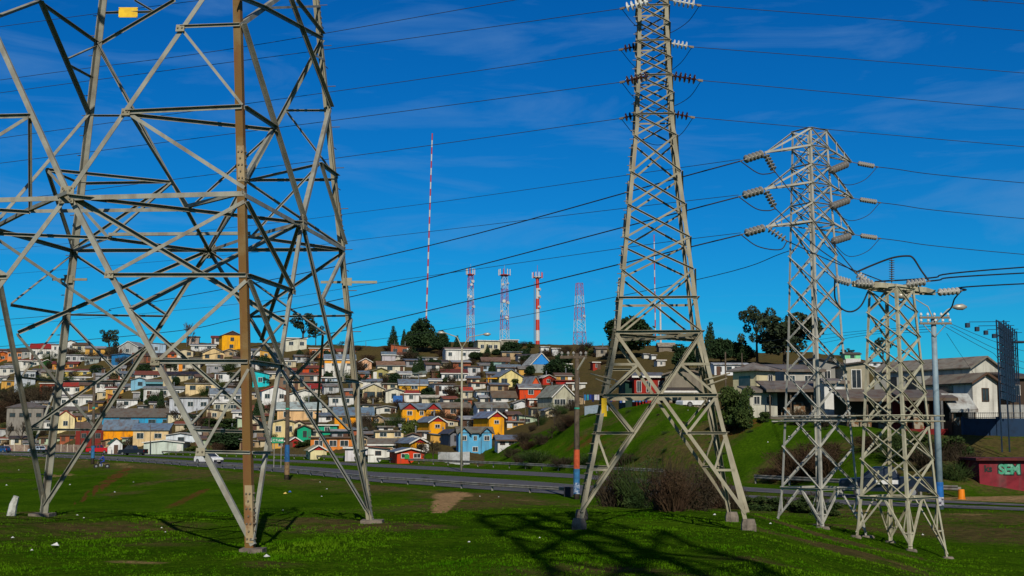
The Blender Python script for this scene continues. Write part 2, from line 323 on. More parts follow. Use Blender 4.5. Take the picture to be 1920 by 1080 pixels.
hl = mixn(va.outputs[1], g2, mixn(mrn(nzn(.10, 7), .42, .60), (0.060, 0.046, 0.026), (0.034, 0.046, 0.013)))
bn = mth('MULTIPLY', sp.outputs[0], mrn(nzn(1.6, 8), .30, .66, .1, 1.25))
c1 = mixn(mrn(bn, .12, .52, 0, .92), hl, mixn(mrn(nzn(3.0), .4, .6), (0.105, 0.080, 0.028), (0.062, 0.046, 0.020)))
dn = mth('MULTIPLY', sp.outputs[1], mrn(nzn(2.2, 8), .25, .6, .3, 1.3))
c2 = mixn(mrn(dn, .35, .75), c1, mixn(mrn(nzn(5), .4, .65), (0.34, 0.215, 0.10), (0.20, 0.125, 0.062)))
rn = mth('MULTIPLY', sp.outputs[2], mrn(nzn(2.6, 8), .25, .6, .3, 1.3))
c3 = mixn(mrn(rn, .35, .8, 0, .85), c2, (0.105, 0.040, 0.015))
l(c3, bs.inputs['Base Color'])
bpn = n('ShaderNodeBump'); bpn.inputs['Strength'].default_value = .9; bpn.inputs['Distance'].default_value = .12; l(nzn(7, 8, .75), bpn.inputs['Height']); l(bpn.outputs[0], bs.inputs['Normal'])
me.materials.append(gm)
go = bpy.data.objects.new('ground', me); COL.objects.link(go); struct(go)
pl = MB(); pl.add([(-8000, -8000, -42), (8000, -8000, -42), (8000, 8000, -42), (-8000, 8000, -42)], [(0, 1, 2, 3)])
struct(obj('plain', pl, mat('plain_ground', (0.05, 0.07, 0.03), 1)))
# roads: two carriageways that meet towards the right
ASPH = mat('worn_asphalt', (0.080, 0.077, 0.082), .9, col2=(0.052, 0.050, 0.055), scale=.5, bump=.2, bscale=30, spec=.15, stain=((0.085, 0.08, 0.075), .6, .5, .75, .6))
PAINT = mat('road_paint', (0.26, 0.25, 0.23), .85, col2=(.08, .08, .08), scale=1.5)
UR = np.arange(-700, 2601, 25)
def strip(name, k0, a0, k1, a1, dz, m, kind='structure'):
    mb = MB(); vs = []
    for u in UR:
        Yk, Zk = feats(u); sd = Yk[k1]-Yk[k0]
        for k, a in ((k0, a0), (k1, a1)):
            Yv = Yk[k] + (a if abs(a) > 1e-9 else 0); vs.append(((u-960)*Yv*ct/F, Yv, EYE-3.4+dz))
    fs = [(2*i, 2*i+2, 2*i+3, 2*i+1) for i in range(len(UR)-1)]
    mb.add(vs, fs); return struct(obj(name, mb, m))
strip('near_road', 5, -.6, 6, 0, .02, ASPH); strip('far_road', 7, 0, 8, 0, .024, ASPH)
for k, a in ((5, .5), (6, -.7), (7, .5), (8, -.8)): strip('road_edge_line', k, a, k, a+.2, .034, PAINT)
GALV = mat('guard_rail_zinc', (0.21, 0.20, 0.175), .6, 0, col2=(0.10, 0.092, 0.08), scale=1.5, stain=((0.12, 0.08, 0.05), 2, .5, .7, .7))
def rail_path(k, off, u0, u1):
    pts = []
    for u in np.arange(u0, u1+1, 6 if u1 > u0 else -6):
        Yk, _ = feats(u); Yv = Yk[k]+off; pts.append(Vector(((u-960)*Yv*ct/F, Yv, EYE-3.4)))
    return pts
def resample(pts, step):
    outp = [pts[0]]; acc = 0
    for a, b in zip(pts, pts[1:]):
        d = (b-a).length; pos = step-acc
        while pos < d: outp.append(a+(b-a)*(pos/d)); pos += step
        acc = (acc+d) % step
    return outp
def guard_rail(label, k, off, u0, u1, hr=.5, bs=.9):
    pts = resample(rail_path(k, off, u0, u1), 4.0)
    for p in pts: p.z = TZ(p.x, p.y)
    t = thing('guard_rail', label, 'guard rail', pts[0], group='roadside guard rails')
    for p in pts[:100]:
        m = MB(); m.box((p.x-.06, p.y-.05, p.z-.3), (p.x+.06, p.y+.05, p.z+hr+.05))
        m.box((p.x-.09, p.y-.10, p.z+hr-.06), (p.x+.09, p.y-.05, p.z+hr+.07))
        obj('post', MBloc(m, pts[0]), GALV, t)
    prof = [(-.16, 0), (-.12, .04), (-.06, .04), (0, 0), (.06, .04), (.12, .04), (.16, 0), (.16, -.015), (.12, .02), (.06, .02), (0, -.02), (-.06, .02), (-.12, .02), (-.16, -.015)]; prof = [(a*bs, b) for a, b in prof]
    m = MB()
    for a, b in zip(pts, pts[1:]):
        d = (b-a).normalized(); sd = Vector((d.y, -d.x, 0)).normalized()
        if sd.y > 0: sd = -sd
        m.prism(prof, a+Vector((0, 0, hr))+sd*.11, b+Vector((0, 0, hr))+sd*.11, Vector((0, 0, 1)), sd)
    obj('rail', MBloc(m, pts[0]), GALV, t)
    return t, pts
def MBloc(m, o):
    m.v = [(a-o[0], b-o[1], c-o[2]) for a, b, c in m.v]; return m
guard_rail('long grey guard rail along the near road edge, below the white hatchback', 5, -1.1, 1066, -60, hr=.36, bs=.62)
guard_rail('grey guard rail along the far road edge below the coloured houses', 9, -.4, 1245, 272)
tr, rp = guard_rail('grey guard rail at the right, ending beside the orange marker drum', 9, -.8, 1794, 1384)
m = MB(); p = rp[0]; m.lathe([(.22, -.05), (.22, .05), (.19, .05), (.17, .50), (.15, .53), (0.03, .54)], 14)
dp = ground(1803, 936); tag(obj('marker_drum', m, mat('orange_plastic', C('#f08a10', .8), .5), None), 'orange plastic marker drum at the end of the guard rail', 'marker drum').location = dp
m = MB(); bp_ = ground(1066, 931); m.box((-.26, -.25, -.1), (.24, .25, .50)); m.box((-.29, -.28, .50), (.27, .28, .54))
tag(obj('end_block', m, mat('black_rubber_block', (.012, .013, .02), .8)), 'black block closing the near guard rail beside the striped wooden pole', 'end block').location = bp_
# grass: countless blades, one object
rng = np.random.default_rng(3)
def grass_field(n_, boxes):
    out_v = []; out_f = []
    cnt = 0
    pts = []
    while len(pts) < n_:
        u = rng.uniform(-60, 1990); yv = 13.0*(60/13.0)**(rng.random()**1.15)
        X = (u-960)*yv*ct/F
        k = noise.noise(Vector((X*.5, yv*.5, 9)))+.5*noise.noise(Vector((X*1.7, yv*1.7, 4)))
        if rng.random() > .40 + .65*k: continue
        bare = 0
        for (a, b, c, s, e) in PA[:70]:
            q = math.hypot(X-a, (yv-b)/e)/c
            if q < 1: bare = max(bare, s*(1-q))
        if rng.random() < bare*1.25: continue
        pts.append((X, yv, k))
    return pts
gp = grass_field(40000, None)
bv = []; bf = []; bcol = []
for X, Yv, k in gp:
    z = TZ(X, Yv)-.01; nb = 4
    hh = (.028+.055*max(0, k+.25))*rng.uniform(.6, 1.3)*.62
    for j in range(nb):
        a = rng.uniform(0, 6.283); r = rng.uniform(0, .07); x0 = X+r*math.cos(a); y0 = Yv+r*math.sin(a)
        b = rng.uniform(0, 6.283); wd = rng.uniform(.006, .013)*(1+Yv/40); lean = rng.uniform(.2, .8)*hh
        i = len(bv); cb, sb = math.cos(b), math.sin(b)
        bv += [(x0-sb*wd, y0+cb*wd, z), (x0+sb*wd, y0-cb*wd, z), (x0+cb*lean, y0+sb*lean, z+hh)]
        bf.append((i, i+1, i+2))
me = bpy.data.meshes.new('grass'); me.from_pydata(bv, [], bf)
GR = mat('grass_blades', (0.026, 0.090, 0.001), 1, col2=(0.066, 0.136, 0.004), scale=.5, lo=.36, hi=.62, spec=0, detail=9)
me.materials.append(GR); o = bpy.data.objects.new('grass', me); COL.objects.link(o); struct(o, 'stuff'); o['label'] = 'short green grass blades over the near meadow'
# ------------------------------------------------------------------ the near pylon, surveyed member by member
T1 = dict(cx=-6.90905, cy=23.1762, th=-0.1337, w=3.5915, d=3.6555, s=0.03156, lx=0.02118, ly=0.00628)
SG = {'A': (1, -1), 'B': (1, 1), 'C': (-1, 1), 'D': (-1, -1)}
def leg1(k, z):
    sx, sy = SG[k]; k1 = 1-T1['s']*z; a, b = sx*T1['w']*k1, sy*T1['d']*k1; c, s_ = math.cos(T1['th']), math.sin(T1['th'])
    return Vector((T1['cx']+T1['lx']*z+c*a-s_*b, T1['cy']+T1['ly']*z+s_*a+c*b, z))
def legz(k, y):
    lo, hi = -6., 30.
    for _ in range(50):
        m_ = (lo+hi)/2
        if proj(leg1(k, m_))[1] > y: lo = m_
        else: hi = m_
    return (lo+hi)/2
FACES = {'F': ('D', 'A'), 'R': ('A', 'B'), 'K': ('B', 'C'), 'L': ('C', 'D')}
FP = {}
for k, (a, b) in FACES.items():
    p0, p1, p2 = leg1(a, 0), leg1(b, 0), leg1(a, 12); nn = (p1-p0).cross(p2-p0).normalized()
    cen = Vector((T1['cx'], T1['cy'], 0))
    if nn.dot(p0-cen) < 0: nn = -nn
    FP[k] = (p0, nn)
def onface(k, x, y):
    p0, nn = FP[k]; d = ray(x, y); o = Vector((0, 0, EYE)); return o + d*((p0-o).dot(nn)/d.dot(nn))
def mirF(p):   # mirror within the front face
    z = p.z; a = leg1('D', z); b = leg1('A', z); s_ = (p-a).dot(b-a)/(b-a).length_squared; return a+(b-a)*(1-s_)
PZ = leg1('A', legz('A', 363)).z
def pt(tok, face):
    if tok[0] == 'm': return mirF(pt(tok[1:], 'F'))
    if tok[0] in 'ABCD':
        if tok[1] in 'ABCD': return leg1(tok[0], legz(tok[1], float(tok[2:])))
        return leg1(tok[0], legz(tok[0], float(tok[1:])))
    f = face
    if tok[0] in 'FRKL': f = tok[0]; tok = tok[1:]
    if tok[0] == 'P':      # on the horizontal plane of the main ring
        x, y = map(float, tok[1:].split(',')); d = ray(x, y); return Vector((0, 0, EYE)) + d*((PZ-EYE)/d.z)
    x, y = map(float, tok.split(',')); return onface(f, x, y)
SPEC = '''
F DA363 A363 b i
F 128,365 A-98 b i
F 128,365 DA-98 b i
F 238,212 A202 m o
F 340,52 A48 s o
F 240,212 A352 m i
F 340,54 A197 s i
F m238,212 DA202 m o
F m240,212 DA352 m i
F m340,52 DA48 s o
F m340,54 DA197 s i
F 128,365 A1022 b i
F 128,365 DA1022 b i
F 207,517 A517 m o
F 207,515 A378 m i
F 294,679 A679 m o
F 296,678 A527 m i
F 378,847 A849 s o
F 380,845 A692 s i
F m207,517 DA517 m o
F m207,515 DA378 m i
F m294,679 DA679 m o
F m296,678 DA527 m i
F m378,847 DA849 s o
F m380,845 DA692 s i
R A366 B468 b i
R 567,416 A46 b o
R 567,416 B205 b i
R A202 514,241 m o
R A340 514,243 m i
R A202 A201 s i
R 597,307 B332 m o
R 598,308 B460 m o
R 567,416 A1015 m i
R 567,416 B978 b i
R A517 547,546 m o
R A380 546,544 m o
R A679 527,688 m o
R A527 527,686 m o
R A849 504,849 s o
R A690 503,847 s o
R 604,568 B590 m o
R 604,565 B475 m i
R 640,712 B717 m o
R 640,709 B598 m i
R 673,846 B844 s o
R 671,843 B720 s i
R A48 620,-72 b i
R B203 515,-70 b o
R B66 553,0 m o
R 495,17 601,73 m o
R 440,-6 497,17 m o
R 503,15 B12 s i
R 591,104 B113 s i
K C470 B468 b d
K 392,470 C80 b d
K 392,470 B74 b i
K 323,341 C468 m d
K 323,341 C344 m i
K 261,217 C217 s i
K 241,189 C85 s i
K 462,338 B337 m i
K 462,340 B465 m d
K 537,207 B207 s i
K 537,209 B335 s d
K 392,470 C956 b d
K 392,470 B975 b d
K 315,593 C590 s i
K 313,591 C475 m d
K 237,715 C715 s d
K 236,715 C597 m d
K 468,594 B592 s i
K 470,592 B472 m d
K 540,717 B717 s d
K 542,716 B597 m d
K C87 328,0 m i
K C24 287,22 s d
K 252,0 287,21 s d
L CC471 DA363 b d
L -22,436 C950 b d
L -22,436 C215 b i
L 88,317 C344 s i
L 88,318 C466 m d
L 20,572 C589 m d
L 21,570 C478 s i
L 42,708 C715 s d
L 41,707 C595 s i
L 60,845 C845 s d
L 61,843 C720 s d
L C217 74,3 b d
L C80 75,5 m d
L C86 128,110 s i
L C146 131,123 s i
L 0,30 75,2 b i
L -22,436 DA1022 b i
L -22,436 DA46 b i
P P128,365 P567,416 m i
P P567,416 P470,443 m i
P P470,443 P392,470 m i
P P470,443 B468 m i
P P470,443 P204,445 m o
P P204,445 P392,470 m i
P P204,445 C470 m i
P P204,445 P-22,436 m i
P P128,365 P350,393 m i
P P350,393 A366 m o
P P350,393 P57,396 m i
P P57,396 P128,365 m o
P P57,396 P-22,436 m o
P P57,396 DA363 m i
P P350,393 P392,470 s i
P A366 P392,470 s i
P F240,212 P352,392 m o
P R514,243 P352,392 s i
P R597,307 P470,443 s i
P K323,341 P204,445 m i
P L88,317 P204,445 s i
P L88,317 K323,341 m i
P m240,212 P57,396 m i
P F240,212 R514,241 m i
P R597,307 K462,338 s i
H F244,581 R567,416 b i
H F128,365 R533,605 b i
H F244,582 R506,810 m i
H F360,797 R531,606 s i
H F362,807 R503,810 s i
H L34,624 K392,470 b i
H L-22,436 K282,642 m o
H L34,627 K178,800 m o
H L58,803 K282,645 m i
H L57,805 K178,806 s i
H K392,470 R610,626 s i
H R567,416 K493,640 m o
H R609,628 K597,800 s o
H K493,641 R655,808 m i
H K597,810 R657,811 s i
'''
base1 = Vector((T1['cx'], T1['cy'], 0))
TA = thing('lattice_pylon', 'huge near lattice pylon with one rust brown leg, at the left edge', 'pylon', base1, group='lattice pylons of the power lines')
def sub(name, m, mats, parent, base): return obj(name, MBloc(m, base), mats, parent)
SZ = {'b': .080, 'm': .061, 's': .045}
ii = 0
for line in SPEC.strip().split('\n'):
    f, a, b, sz, fl = line.split(); ii += 1
    p, q = pt(a, f), pt(b, f)
    if (p-q).length < .1: continue
    if f in 'FRKL': nn = FP[f][1].copy()
    else: nn = Vector((0, 0, 1)) if f == 'P' else (p-q).cross(Vector((0, 0, 1))).normalized()
    wd = SZ[sz]; off = nn*(.004*(ii % 6)+.006)
    m = MB()
    if fl == 'd': nn = -nn                   # flange turned to the inside of the tower
    m.lbar(p+off, q+off, nn, wd, out=(fl in 'od'))
    dz = abs((q-p).normalized().z)
    sub('cross_member' if dz < .12 else ('hip_brace' if f in 'PH' else 'main_brace' if sz == 'b' else 'diagonal_brace'), m, STEEL, TA, base1)
# legs
ZT = 24.0
def legbar(name, k, z0, z1, wd, mt, push=0.0, grow=0.0):
    p, q = leg1(k, z0), leg1(k, z1); c = Vector((T1['cx'], T1['cy'], 0)); th = T1['th']; sx, sy = SG[k]
    ex = Vector((math.cos(th), math.sin(th), 0))*(-sx); ey = Vector((-math.sin(th), math.cos(th), 0))*(-sy); t_ = .02+grow
    o = (-ex-ey)*push; m = MB()
    prof = [(0, 0), (wd, 0), (wd, t_), (t_, t_), (t_, wd), (0, wd)]
    if sx*sy > 0: prof = [(b, a) for a, b in prof][::-1]
    m.prism(prof, p+o, q+o, ex, ey)
    return sub(name, m, mt, TA, base1), p, q, ex, ey
for k in 'ABCD':
    zb = TZ(leg1(k, 0).x, leg1(k, 0).y)
    mt = {'A': RUST, 'B': STEEL2, 'C': STEEL, 'D': STEEL}[k]
    lo, p, q, ex, ey = legbar('leg', k, zb+.02, ZT, .125, mt)
    if k == 'A': lo['label'] = 'rust brown front leg'
    for y0, y1 in ([(1018, 910), (340, 273)] if k == 'A' else [(975, 898), (470, 380), (60, -10)] if k == 'B' else [(960, 890), (468, 384), (78, 14)] if k == 'C' else []):
        za, zb2 = legz(k, y0), legz(k, y1); legbar('splice_plate', k, za, zb2, .113, STEEL2 if k != 'A' else mat('splice_plate_steel', (0.30, 0.225, 0.12), .7, .1, col2=(0.17, 0.075, 0.022), scale=2.5, lo=.5, hi=.62), push=.012)
        mb = MB()
        for j in range(int((zb2-za)/.11)):
            c0 = leg1(k, za+.06+j*.11) - (ex+ey)*.012
            for dx in ((.032, .088) if j % 2 == 0 else (.06,)):
                for e1, e2 in ((ex, ey), (ey, ex)):
                    c1 = c0 + e1*dx - e2*.001; mb.tube([c1, c1-e2*.020], .014, 6)
        sub('bolt_row', mb, BOLT, TA, base1)
    if k in 'BC':       # climbing pegs
        for j in range(46):
            z0 = .9+j*.42
            if z0 > ZT-1: break
            c0 = leg1(k, z0); mb = MB(); mb.tube([c0, c0 + (-ex if j % 2 else -ey)*.17 if k == 'B' else c0 + (-ex)*.15], .009, 5); sub('climbing_peg', mb, BOLT, TA, base1)
    g = leg1(k, 0); zg = TZ(g.x, g.y); mb = MB()
    r0 = .17 if k == 'A' else .22
    mb.box((g.x-r0, g.y-r0, zg-.5), (g.x+r0, g.y+r0, zg+.07)); mb.box((g.x-r0-.06, g.y-r0-.06, zg-.5), (g.x+r0+.06, g.y+r0+.06, zg-.02))
    sub('concrete_footing', mb, CONC, TA, base1)
# gusset plates with bolts
def gusset(face, x, y, wd, hh, bolts, mt=STEEL2):
    c = onface(face, x, y); nn = FP[face][1]; sx = Vector((0, 0, 1)).cross(nn).normalized(); sz_ = nn.cross(sx)
    if sz_.z < 0: sz_ = -sz_
    m = MB(); m.prism([(-wd, -hh), (wd, -hh), (wd*.92, hh), (-wd*.92, hh)], c+nn*.045, c+nn*.058, sx, sz_); sub('gusset_plate', m, mt, TA, base1)
    mb = MB()
    for a, b in bolts:
        c1 = c+sx*a*wd+sz_*b*hh+nn*.058; mb.tube([c1, c1+nn*.015], .016, 6)
    if bolts: sub('bolt_row', mb, BOLT, TA, base1)
BO = [(-.8, 0), (-.4, 0), (0, 0), (.4, 0), (.8, 0), (-.6, .75), (-.4, .5), (.6, .75), (.4, .5), (-.7, -.75), (-.5, -.5), (.7, -.75), (.5, -.5)]
gusset('F', 128, 367, .125, .145, BO); gusset('R', 567, 418, .13, .14, BO); gusset('K', 392, 472, .14, .14, [])
for f_, x_, y_ in (('F', 238, 212), ('F', 340, 55), ('F', 207, 516), ('F', 293, 679), ('F', 378, 848), ('R', 514, 242), ('R', 546, 546), ('R', 527, 687), ('R', 604, 567), ('R', 640, 711)):
    gusset(f_, x_, y_, .075, .06, [(-.5, 0), (.5, 0)])
# yellow number plate on the far side of the pylon
c = pt('241,24', 'K'); m = MB(); m.box((c.x-.20, c.y-.03, c.z-.11), (c.x+.20, c.y-.02, c.z+.11))
for a, b in ((-.19, .09), (.19, .09), (-.19, -.09), (.19, -.09)): m.box((c.x+a-.008, c.y-.045, c.z+b-.008), (c.x+a+.008, c.y-.03, c.z+b+.008))
sub('number_plate', m, mat('yellow_plate', C('#f2c400', .9), .5, col2=C('#c79a00', .8)), TA, base1)['label'] = 'yellow plate on a thin bar'
# short bracket arms that carry barbed wire
for k, y_, dx in (('B', 529, .55), ('C', 524, .35)):
    c = pt('%s%d' % (k, y_), 'R'); m = MB(); m.box((c.x-dx, c.y-.05, c.z-.03), (c.x+dx*1.1, c.y-.02, c.z+.02)); m.box((c.x-.09, c.y-.07, c.z-.08), (c.x+.09, c.y-.05, c.z+.08)); sub('bracket_arm', m, STEEL2, TA, base1)
# body of the pylon above the picture
zl = [11.4, 14.2, 16.6, 18.8, 20.8, 22.5, 24.0]
for i, (z0, z1) in enumerate(zip(zl, zl[1:])):
    for f_, (a, b) in FACES.items():
        nn = FP[f_][1]
        for p, q in ((leg1(a, z0), leg1(b, z1)), (leg1(b, z0), leg1(a, z1))):
            m = MB(); m.lbar(p+nn*.004*(i % 3+1), q+nn*.004*(i % 3+1), nn, .085); sub('diagonal_brace', m, STEEL, TA, base1)
        m = MB(); m.lbar(leg1(a, z1)+nn*.02, leg1(b, z1)+nn*.02, nn, .085, out=True); sub('cross_member', m, STEEL, TA, base1)
# ------------------------------------------------------------------ the smaller lattice towers
class Lat:
    def __init__(s, name, label, cx, cy, rot, prof, group, mt, legw, brw, base_zs=None):
        s.cx, s.cy, s.rot, s.prof, s.mt = cx, cy, rot, prof, mt
        s.base = Vector((cx, cy, TZ(cx, cy))); s.t = thing(name, label, 'pylon', s.base, group=group); s.legw, s.brw = legw, brw; s.k = 0
        s.zs = [p[0] for p in prof]; s.hs = [p[1] for p in prof]
    def half(s, z):
        if z < s.zs[0]: return s.hs[0] + (s.hs[0]-s.hs[1])/(s.zs[1]-s.zs[0])*(s.zs[0]-z)
        return float(np.interp(z, s.zs, s.hs))
    def c(s, i, z):
        sx, sy = ((-1, -1), (1, -1), (1, 1), (-1, 1))[i % 4]; h = s.half(z); a, b = sx*h, sy*h
        return Vector((s.cx+a*math.cos(s.rot)-b*math.sin(s.rot), s.cy+a*math.sin(s.rot)+b*math.cos(s.rot), z))
    def nrm(s, f):
        a, b = s.c(f, 0), s.c(f+1, 0); d = (b-a).normalized(); return Vector((d.y, -d.x, 0))
    def bar(s, name, p, q, n, wd=None, out=False, mt=None):
        if (p-q).length < .03: return
        s.k += 1; m = MB(); o = n*(.004+.003*(s.k % 5)); m.lbar(p+o, q+o, n, wd or s.brw, out=out)
        return obj(name, MBloc(m, s.base), mt or s.mt, s.t)
    def legs(s, ztop, foot=True, sink=0.0, rise=0.03):
        for i in range(4):
            lo, hi = -4.0, 2.0
            for _ in range(40):
                z = (lo+hi)/2; c = s.c(i, z)
                if z > TZ(c.x, c.y): hi = z
                else: lo = z
            zb = hi+rise; m = MB(); zz_ = sorted([zb]+[z for z in s.zs if zb < z < ztop]+[ztop])
            for z0, z1 in zip(zz_, zz_[1:]):
                sx, sy = ((-1, -1), (1, -1), (1, 1), (-1, 1))[i]
                ex = Vector((math.cos(s.rot), math.sin(s.rot), 0))*(-sx); ey = Vector((-math.sin(s.rot), math.cos(s.rot), 0))*(-sy); t_ = s.legw*.14
                m.prism([(0, 0), (s.legw, 0), (s.legw, t_), (t_, t_), (t_, s.legw), (0, s.legw)], s.c(i, z0), s.c(i, z1), ex, ey)
            obj('leg', MBloc(m, s.base), s.mt, s.t)
            if foot:
                c = s.c(i, zb); m = MB(); r = s.foot
                n_ = 10; ring = [(c.x+r*math.cos(6.283*j/n_)*(1+.12*math.sin(j*2.3)), c.y+r*math.sin(6.283*j/n_)*(1+.12*math.cos(j*1.7))) for j in range(n_)]
                vs = [(x, y, zb-.35) for x, y in ring]+[(x, y, zb-.02) for x, y in ring]+[(c.x+(x-c.x)*.8, c.y+(y-c.y)*.8, zb+.03+s.footup) for x, y in ring]
                fs = [(j, (j+1) % n_, n_+(j+1) % n_, n_+j) for j in range(n_)]+[(n_+j, n_+(j+1) % n_, 2*n_+(j+1) % n_, 2*n_+j) for j in range(n_)]+[tuple(range(2*n_, 3*n_))]
                m.add(vs, fs); obj('concrete_footing', MBloc(m, s.base), CONC, s.t)
    foot = .22; footup = .0
    def X(s, z0, z1, hz=False, wd=None, nm='diagonal_brace'):
        for f in range(4):
            n = s.nrm(f)
            s.bar(nm, s.c(f, z0), s.c(f+1, z1), n, wd, out=False)
            s.bar(nm, s.c(f+1, z0), s.c(f, z1), n, wd, out=True)
            if hz: s.ring(z1, f, wd)
    def ring(s, z, f=None, wd=None):
        for k in ([f] if f is not None else range(4)): s.bar('cross_member', s.c(k, z), s.c(k+1, z), s.nrm(k), wd, out=True)
    def Z(s, z0, z1, par):
        for f in range(4):
            a, b = (f, f+1) if (par % 2) else (f+1, f); s.bar('diagonal_brace', s.c(a, z0), s.c(b, z1), s.nrm(f), out=bool(par % 2))
    def V(s, zt, zb, zh):    # inverted V from the middle of a cross member to the leg feet
        for f in range(4):
            n = s.nrm(f); mid = (s.c(f, zt)+s.c(f+1, zt))/2
            for k in (f, f+1):
                g = s.c(k, zb); g.z = max(zb, TZ(g.x, g.y)+.12); g = s.c(k, g.z); s.bar('diagonal_brace', mid, g, n, s.brw*1.15)
                tt = (zt-zh)/(zt-g.z); dpt = mid+(g-mid)*tt
                s.bar('cross_member', dpt, s.c(k, dpt.z), n, s.brw*.8); s.bar('diagonal_brace', dpt, s.c(k, zt-.05), n, s.brw*.7)
            s.bar('cross_member', s.c(f, zt), s.c(f+1, zt), n, s.brw*1.3, out=True)
GRP = 'lattice pylons of the power lines'
# --- the slim pylon in the middle
yz = lambda y, Y: P(1240, y, Y).z
B = Lat('lattice_pylon', 'slim tapering cream lattice pylon with splayed legs and levels of brown insulators', 3.0, 26.15, math.radians(-4), [(0, 1.62), (3.78, .85), (8.15, .405), (10.3, .325), (12.6, .30)], GRP, STEEL2, .078, .042)
B.foot = .15; B.footup = .06; B.legs(12.6, rise=.12)
W = 3.78
zl = [W] + [yz(y, 25.5) for y in (506, 445, 382, 319, 249, 208, 167, 133, 100, 67, 33, 0, -35, -70, -105)]
for i, (a, b) in enumerate(zip(zl, zl[1:])): B.X(a, b, hz=(i >= 5 and i % 2 == 1), wd=.040 if i < 5 else .034, nm='diagonal_brace' if i < 5 else 'cage_brace')
B.ring(yz(558, 25.4), wd=.05); B.ring(W, wd=.066); B.ring(zl[-1])
for a, b in ((0, 2), (1, 3)): B.bar('plan_brace', B.c(a, W-.03), B.c(b, W-.03), Vector((0, 0, 1)), .06)
for f in range(4): B.bar('plan_brace', (B.c(f, W)+B.c(f+1, W))/2, (B.c(f+1, W)+B.c(f+2, W))/2, Vector((0, 0, 1)), .05)
z1, z2, z3, z4 = (yz(y, 25.2) for y in (683, 742, 812, 880))
for f in range(4):
    n = B.nrm(f); L0, L1 = B.c(f, W-.02), B.c(f+1, W-.02); b0, b1 = B.c(f, .24), B.c(f+1, .24)
    B.bar('main_brace', L0, b1, n, .066); B.bar('main_brace', L1, b0, n, .066, out=True)
    def dg(a, b, z): return a+(b-a)*((a.z-z)/(a.z-b.z))
    for (top, bot, up, lowd) in ((f, f, (L0, b1), (L1, b0)), (f+1, f+1, (L1, b0), (L0, b1))):
        q1 = dg(*up, z1); q3 = dg(*lowd, z3); q4 = dg(*lowd, z4)
        B.bar('cross_member', B.c(top, z1), q1, n, .05); B.bar('diagonal_brace', q1, B.c(top, z2), n, .05)
        B.bar('cross_member', B.c(top, z3), q3, n, .05, out=True); B.bar('diagonal_brace', B.c(top, z2), q3, n, .05)
        B.bar('cross_member', B.c(top, z4), q4, n, .045); B.bar('diagonal_brace', B.c(top, z3), q4, n, .04)
    B.bar('cross_member', B.c(f, z2), B.c(f+1, z2), n, .07, out=True)
c0 = B.c(0, yz(762, 25.2)); m = MB(); m.box((c0.x-.005, c0.y-.03, c0.z-.2), (c0.x+.10, c0.y-.012, c0.z+.16)); o = obj('number_plate', MBloc(m, B.base), mat('yellow_plate', C('#f2c400')), B.t)
m = MB(); m.box((c0.x+.03, c0.y-.036, c0.z-.12), (c0.x+.075, c0.y-.031, c0.z+.08)); obj('plate_figure', MBloc(m, Vector((0, 0, 0))), FRAME_W, None) if 0 else None
for i, dx in ((0, -.55), (1, .55), (0, -.35), (1, .42)):
    c1 = B.c(i, yz(712, 25.2)+(.05 if abs(dx) > .5 else -.05)); m = MB(); m.tube([c1+Vector((-dx*.3, -.02, -.06)), c1+Vector((dx*.62, -.04, .07))], .015, 5); obj('bracket_arm', MBloc(m, B.base), STEEL2, B.t)
for j in range(60):
    z = .8+j*.19; c1 = B.c(0, z); m = MB(); m.tube([c1, c1+Vector((-.09, 0, .0))], .010, 5); obj('climbing_peg', MBloc(m, B.base), BOLT, B.t)
# --- the double circuit pylon with pointed arms
cyz = lambda y, Y=40.0: P(1530, y, Y).z
rt2 = math.sqrt(2)
T3 = Lat('lattice_pylon', 'slender grey lattice pylon with three pairs of pointed arms', 9.6, 40.0, math.radians(34), [(-1.5, 1.42/rt2), (cyz(915), 1.16/rt2), (cyz(640), .86/rt2), (cyz(260, 40.6), .56/rt2), (12, .55/rt2)], GRP, mat('pale_grey_steel', (0.37, 0.36, 0.31), .6, 0, col2=(.21, .20, .17), scale=2), .078, .046)
top3 = cyz(255, 40.6); T3.foot = .22; T3.legs(top3)
ys3 = [915, 838, 766, 700, 640, 585, 533, 484, 427, 391, 355, 321, 287, 255]
zl3 = [cyz(y, 40.0+.6*(915-y)/660) for y in ys3]
for i, (a, b) in enumerate(zip(zl3, zl3[1:])):
    T3.X(a, b, hz=(i >= 7), wd=.038 if i > 7 else .044, nm='cage_brace' if i > 7 else 'diagonal_brace')
T3.V(zl3[0], -1.3, zl3[0]-.75)
T3.ring(cyz(786), wd=.05)
ARMS = []
for nm, yl, yr, ya, yb in (('top', 287, 304, 255, 287), ('middle', 355, 372, 321, 355), ('bottom', 426, 440, 391, 427)):
    for side, (xt, yt, Yt) in (('left', ({'top': 1434, 'middle': 1434, 'bottom': 1437}[nm], yl, 39.5)), ('right', ({'top': 1597, 'middle': 1600, 'bottom': 1602}[nm], yr, 40.9))):
        tip = P(xt, yt, Yt); za, zb_ = cyz(ya, 40.55), cyz(yb, 40.5); ARMS.append((nm, side, tip))
        ks = (3, 0) if side == 'left' else (1, 2)
        for k in ks:
            T3.bar('arm_chord', T3.c(k, zb_), tip, Vector((0, 0, -1)), .06); T3.bar('arm_stay', T3.c(k, za), tip, Vector((0, 0, 1)), .055)
        for tt in (.35, .68):
            p0 = T3.c(ks[0], zb_)*(1-tt)+tip*tt; p1 = T3.c(ks[1], zb_)*(1-tt)+tip*tt; p2 = T3.c(ks[0], za)*(1-tt)+tip*tt
            T3.bar('arm_brace', p0, p1, Vector((0, 0, -1)), .04); T3.bar('arm_brace', p0, p2, T3.nrm(3 if side == 'left' else 1), .04)
